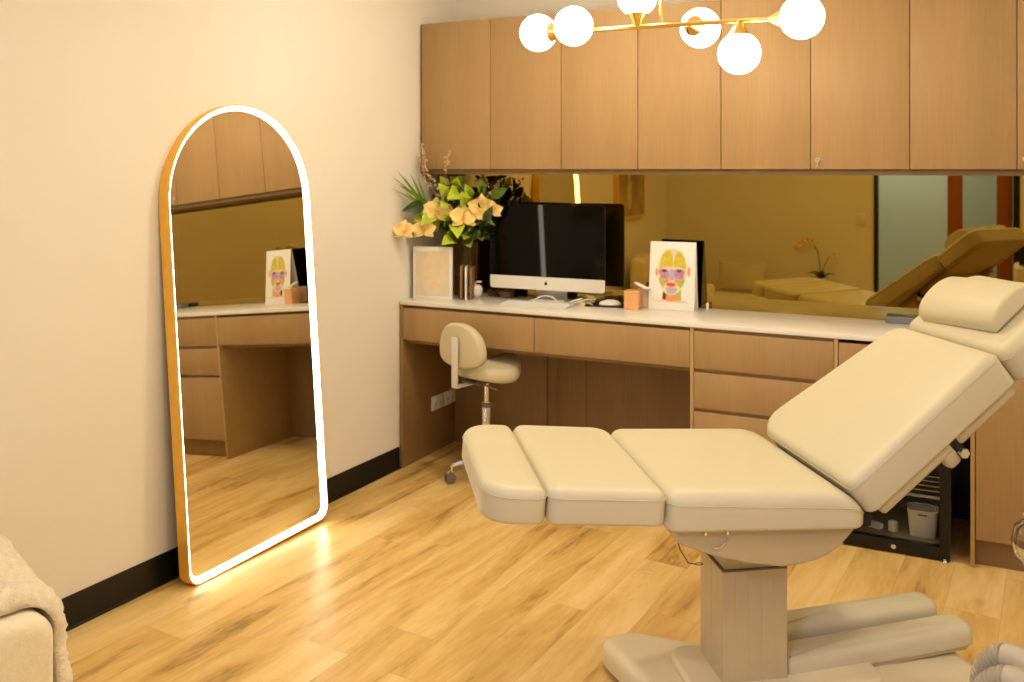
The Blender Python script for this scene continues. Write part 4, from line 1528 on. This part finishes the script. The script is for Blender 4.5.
def thr(i, j):
    x = -0.175 + 0.455 * i / nx_
    outer = j < npf
    q = pf[j] if outer else pf[2 * npf - 1 - j]
    k = min(j, 2 * npf - 1 - j)
    a, b_ = pf[max(k - 1, 0)], pf[min(k + 1, npf - 1)]
    d = (b_ - a).normalized()
    nn = Vector((-d.y, d.x))
    if nn.y < 0 and k < npf // 3:
        nn = -nn
    edge = min(1, min(i, nx_ - i) / 3.0)
    edge2 = min(1, min(k, npf - 1 - k) / 3.0)
    t_ = TH * (0.45 + 0.55 * math.sqrt(edge)) * (0.5 + 0.5 * math.sqrt(edge2))
    lump = noise.noise(Vector((x * 55, k * 0.45, 1.3))) * 0.009 + noise.noise(Vector((x * 110, k * 0.9, 4.3))) * 0.007
    wav = 0.012 * noise.noise(Vector((x * 6, k * 0.05, 7)))
    off = (t_ + lump + max(0, wav)) if outer else 0.0025
    rise = (1 - i / nx_) ** 1.0 * 0.065 * max(0, 1 - abs(k / npf - 0.36) / 0.30)
    off += rise if outer else 0
    xo = 0.012 * noise.noise(Vector((k * 0.12, 3.0, 2.0))) * (1 if i > nx_ * 0.8 else 0)
    return Vector((x + xo, q.x + nn.x * off, q.y + nn.y * off))


mb.grid(thr, nx_ + 1, 2 * npf, closed_v=True)
ends = [[thr(0, j) for j in range(2 * npf)], [thr(nx_, j) for j in range(2 * npf)]]
for e_ in ends:
    for k in range(npf - 1):
        mb.poly([e_[k], e_[k + 1], e_[2 * npf - 2 - k], e_[2 * npf - 1 - k]])
bmesh.ops.remove_doubles(mb.bm, verts=mb.bm.verts, dist=0.0003)
bmesh.ops.recalc_face_normals(mb.bm, faces=list(mb.bm.faces))
th_o = mb.build('fleece_throw', M['fleece'], ang=180)
th_o.location = ACH.location
th_o.rotation_euler = ACH.rotation_euler
tag(th_o, 'fluffy cream fleece throw draped over the armchair arm', 'throw')

# ------------------------------------------------------------------ skincare machine with hoses, right edge
MC = thing('skincare_machine', 'white skincare machine with two grey corrugated hoses at the right edge', 'machine', (2.86, 1.93, 0), (0, 0, R(0)))
mb = MB()
mb.prism(rrect(-0.17, 0.17, -0.19, 0.19, 0.05, 6), 0.075, 0.86, None, 0, 0.02, 3)
mb.build('body', M['white_plastic'], MC, ang=40)
mb = MB()
mb.box(-0.15, 0.15, 0.10, 0.125, 0.865, 1.06, 0.01, 0, None, 3)
mb.build('display', M['black'], MC)
for sx, sy in ((-0.13, -0.15), (-0.13, 0.15), (0.13, -0.15), (0.13, 0.15)):
    mb = MB()
    mb.lathe([(0.008, -0.012), (0.028, -0.010), (0.03, 0), (0.028, 0.010), (0.008, 0.012)], 18, 0, T(sx, sy, 0.030) @ RX(90))
    mb.tube([(sx, sy, 0.03), (sx, sy, 0.078)], 0.009, 8)
    mb.build('castor', M['rubber'], MC)


def corrugated(path, r_, m_hose, m_cuff, cuff_from):
    P_ = [Vector(p) for p in path]
    sp = []
    for i in range(len(P_) - 1):
        p0, p1, p2, p3 = P_[max(i - 1, 0)], P_[i], P_[i + 1], P_[min(i + 2, len(P_) - 1)]
        for q in range(20):
            u = q / 20
            sp.append(0.5 * ((2 * p1) + (p2 - p0) * u + (2 * p0 - 5 * p1 + 4 * p2 - p3) * u * u + (3 * p1 - p0 - 3 * p2 + p3) * u ** 3))
    sp.append(P_[-1])
    # even steps
    L_ = [0]
    for a, b_ in zip(sp[:-1], sp[1:]):
        L_.append(L_[-1] + (b_ - a).length)
    step = 0.0022
    out = []
    d = 0
    i = 0
    while d < L_[-1]:
        while i < len(L_) - 2 and L_[i + 1] < d:
            i += 1
        out.append(sp[i].lerp(sp[i + 1], (d - L_[i]) / max(1e-6, L_[i + 1] - L_[i])))
        d += step
    cut = next(i for i, p in enumerate(out) if p.x > 2.528 and i > len(out) * 0.5)
    hose = out[:cut + 2]
    rads = [r_ * (1 + (0.07 if k % 5 < 3 else -0.15)) for k in range(len(hose))]
    MB().tube(hose, rads, 18).build('hose', m_hose, MC, world=True, ang=60)
    cu = out[cut:]
    k4 = max(2, len(cu) // 10)
    cc = cu[::k4] + [cu[-1]]
    rr = [r_ * 1.08] + [r_ * 1.18] * (len(cc) - 2) + [r_ * 1.1]
    MB().tube(cc, rr, 20).build('hose_cuff', m_cuff, MC, world=True, ang=40)


corrugated([(2.530, 2.06, 0.14), (2.495, 2.07, 0.31), (2.492, 2.075, 0.42), (2.516, 2.055, 0.475), (2.552, 2.035, 0.487), (2.62, 2.00, 0.46), (2.70, 1.97, 0.44)], 0.023, M['hose'], M['cuff'], 0.80)
corrugated([(2.508, 1.98, 0.12), (2.486, 1.99, 0.28), (2.488, 2.00, 0.41), (2.514, 1.98, 0.467), (2.552, 1.965, 0.480), (2.62, 1.95, 0.455), (2.70, 1.94, 0.43)], 0.023, M['hose'], M['cuff'], 0.80)
JR = thing('glass_jar', 'clear round glass jar hung on the machine at the right edge', 'jar', (2.595, 2.066, 0.66))
MB().lathe([(0.0, 0.0), (0.03, 0.003), (0.05, 0.022), (0.056, 0.05), (0.050, 0.078), (0.03, 0.097), (0.026, 0.108), (0.022, 0.108), (0.026, 0.094), (0.046, 0.076), (0.052, 0.05), (0.046, 0.026), (0.026, 0.008), (0.0, 0.006)], 32).build('glass', M['clear'], JR, ang=60)
mb = MB()
mb.tube([(2.595 + 0.032 * math.cos(a), 2.066 + 0.032 * math.sin(a), 0.762) for a in [2 * PI * k / 24 for k in range(25)]], 0.003, 8)
mb.tube([(2.627, 2.06, 0.762), (2.66, 2.05, 0.762), (2.695, 2.045, 0.762)], 0.004, 8)
mb.build('jar_holder', M['steel'], MC, world=True)

# ------------------------------------------------------------------ what the bronze mirror shows behind the camera
PW0, PW1 = 0.66, 1.40
PC = thing('wall_canvas', 'gilt-edged canvas picture on the left wall, seen in the bronze mirror', 'picture', (xw(1.03) + 0.002, 1.03, 1.03))
PC.rotation_euler = (0, 0, -math.atan(WS))
mb = MB()
mb.box(0.0, 0.035, -0.37, -0.35, 0, 0.60)
mb.box(0.0, 0.035, 0.35, 0.37, 0, 0.60)
mb.box(0.0, 0.035, -0.35, 0.35, 0, 0.02)
mb.box(0.0, 0.035, -0.35, 0.35, 0.58, 0.60)
mb.build('frame', M['gold'], PC)
MB().box(0.004, 0.030, -0.349, 0.349, 0.021, 0.579).build('canvas', M['canvas'], PC)
mb = MB()
mb.prism([(0.02, 0.08), (0.10, 0.08), (0.12, 0.2), (0.10, 0.34), (0.13, 0.46), (0.06, 0.54), (-0.02, 0.47), (0.03, 0.36), (-0.01, 0.22)], 0, 0.0012, T(0.0303, 0, 0) @ Matrix(((0, 0, 1, 0), (1, 0, 0, 0), (0, 1, 0, 0), (0, 0, 0, 1))))
mb.build('painted_figure', mat('figure_paint', (0.62, 0.5, 0.3), 0.7, var=0.3, vscale=20), PC)

SB = thing('daybed', 'cream daybed by the rear wall, seen in the bronze mirror', 'daybed', (0.82, 0.29, 0))
for sx in (-0.64, 0.64):
    for sy in (-0.19, 0.19):
        MB().lathe([(0.016, 0), (0.022, 0.10), (0, 0.10)], 12, 0, T(sx, sy, 0)).build('leg', M['black'], SB)
MB().box(-0.70, 0.70, -0.25, 0.25, 0.095, 0.20, 0.02, 0, None, 3).build('base', M['boucle'], SB)
mb = MB()
mb.puff(resample(rrect(-0.70, 0.70, -0.25, 0.25, 0.05), 0.05), 0.198, 0.34, 0.04, 0.012, rb=0.02)
mb.build('mattress', M['boucle'], SB, ang=60)
mb = MB()


def cush(i, j):
    u, v = i / 24 * 2 - 1, j / 24 * 2 - 1
    return u, v


for sgn in (1, -1):
    def fn(i, j, sgn=sgn):
        u, v = cush(i, j)
        h = 0.06 * (max(0, (1 - u * u) * (1 - v * v))) ** 0.45
        pin = 1 - 0.06 * (1 - abs(u * v))
        return Vector((0.22 * u * (0.94 + 0.06 * v * v), sgn * h, 0.13 * v * (0.94 + 0.06 * u * u) + 0.13))
    mb.grid(fn, 25, 25)
bmesh.ops.remove_doubles(mb.bm, verts=mb.bm.verts, dist=0.0004)
bmesh.ops.recalc_face_normals(mb.bm, faces=list(mb.bm.faces))
cu = mb.build('cushion', M['linen'], loc=(0.62, 0.115, 0.357), ang=60)
cu.rotation_euler = (R(14), 0, R(8))
tag(cu, 'pale square cushion standing on the daybed, seen in the bronze mirror', 'cushion')
mb = MB()


def blk(i, j):
    u, v = i / 40, j / 24
    x = -0.34 + 0.68 * u
    y = -0.20 + 0.40 * v
    e = min(1, min(u, 1 - u, v, 1 - v) * 9)
    z = 0.004 + e ** 0.5 * (0.035 + 0.025 * noise.noise(Vector((x * 7, y * 9, 2))) + 0.015 * noise.noise(Vector((x * 17, y * 15, 5))))
    return Vector((x, y, z))


mb.grid(blk, 41, 25)
mb.grid(lambda i, j: Vector((blk(i, j).x, blk(i, j).y, 0.0)), 41, 25)
bmesh.ops.remove_doubles(mb.bm, verts=mb.bm.verts, dist=0.0045)
bmesh.ops.recalc_face_normals(mb.bm, faces=list(mb.bm.faces))
tag(mb.build('blanket', M['fleece'], loc=(1.19, 0.29, 0.354), ang=80), 'rumpled cream blanket lying on the daybed, seen in the bronze mirror', 'blanket')

CT = thing('console_table', 'narrow pale console table on the rear wall behind the daybed', 'table', (1.20, -0.10, 0))
MB().box(-0.28, 0.28, -0.085, 0.085, 0.38, 0.40, 0.003).build('tabletop', M['white_plastic'], CT)
for sx in (-0.25, 0.25):
    for sy in (-0.065, 0.065):
        MB().tube([(sx, sy, 0), (sx, sy, 0.38)], 0.012, 10).build('leg', M['black'], CT)
OP = thing('orchid_pot', 'potted cream orchid on the console table, seen in the bronze mirror', 'potted plant', (1.28, -0.10, 0.4005))
MB().lathe([(0.0, 0.0), (0.045, 0.0), (0.058, 0.09), (0.054, 0.09), (0.044, 0.01), (0, 0.01)], 28).build('pot', M['ceramic'], OP)
mb = MB()
for k in range(7):
    a = 2 * PI * k / 7 + 0.3
    leaf_mesh(mb, (0.01 * math.cos(a), 0.01 * math.sin(a), 0.07), (0.15 * math.cos(a), 0.07 * math.sin(a), 0.11 + 0.02 * (k % 3)), 0.045, (0, 0, 1), 0, 0.25)
mb.build('leaf_rosette', M['leaf_dark'], OP, ang=80)
mb = MB()
mb.tube([(0, 0, 0.06), (-0.012, 0, 0.2), (-0.03, 0, 0.32), (-0.08, 0, 0.40), (-0.15, 0, 0.41), (-0.20, 0, 0.36)], 0.004, 8)
mb.tube([(0, 0, 0.06), (0.02, 0, 0.18), (0.06, 0, 0.27), (0.12, 0, 0.29)], 0.0035, 8)
mb.build('flower_stem', M['stem'], OP)
for c_ in ((-0.08, 0.0, 0.40), (-0.12, 0.01, 0.41), (-0.155, 0.0, 0.40), (-0.185, 0.01, 0.37), (-0.205, 0.0, 0.345), (0.10, 0, 0.285)):
    mb = MB()
    c_ = Vector(c_)
    for ang in (90, 162, 234, 306, 18):
        d = Vector((math.cos(R(ang)), 0.1, math.sin(R(ang))))
        leaf_mesh(mb, c_, c_ + d * 0.036, 0.032, (0, 1, 0.2), 0, 0.1, 4)
    mb.build('bloom', M['petal'], OP, ang=80)
LS = thing('light_switch', 'white light switch on the rear wall, seen in the bronze mirror', 'light switch', (1.595, YR, 1.0))
MB().box(-0.038, 0.038, 0.0005, 0.009, -0.058, 0.058, 0.003).build('plate', M['white_plastic'], LS)
MB().box(-0.008, 0.008, 0.009, 0.013, -0.014, 0.014, 0.001).build('rocker', M['white_plastic'], LS)
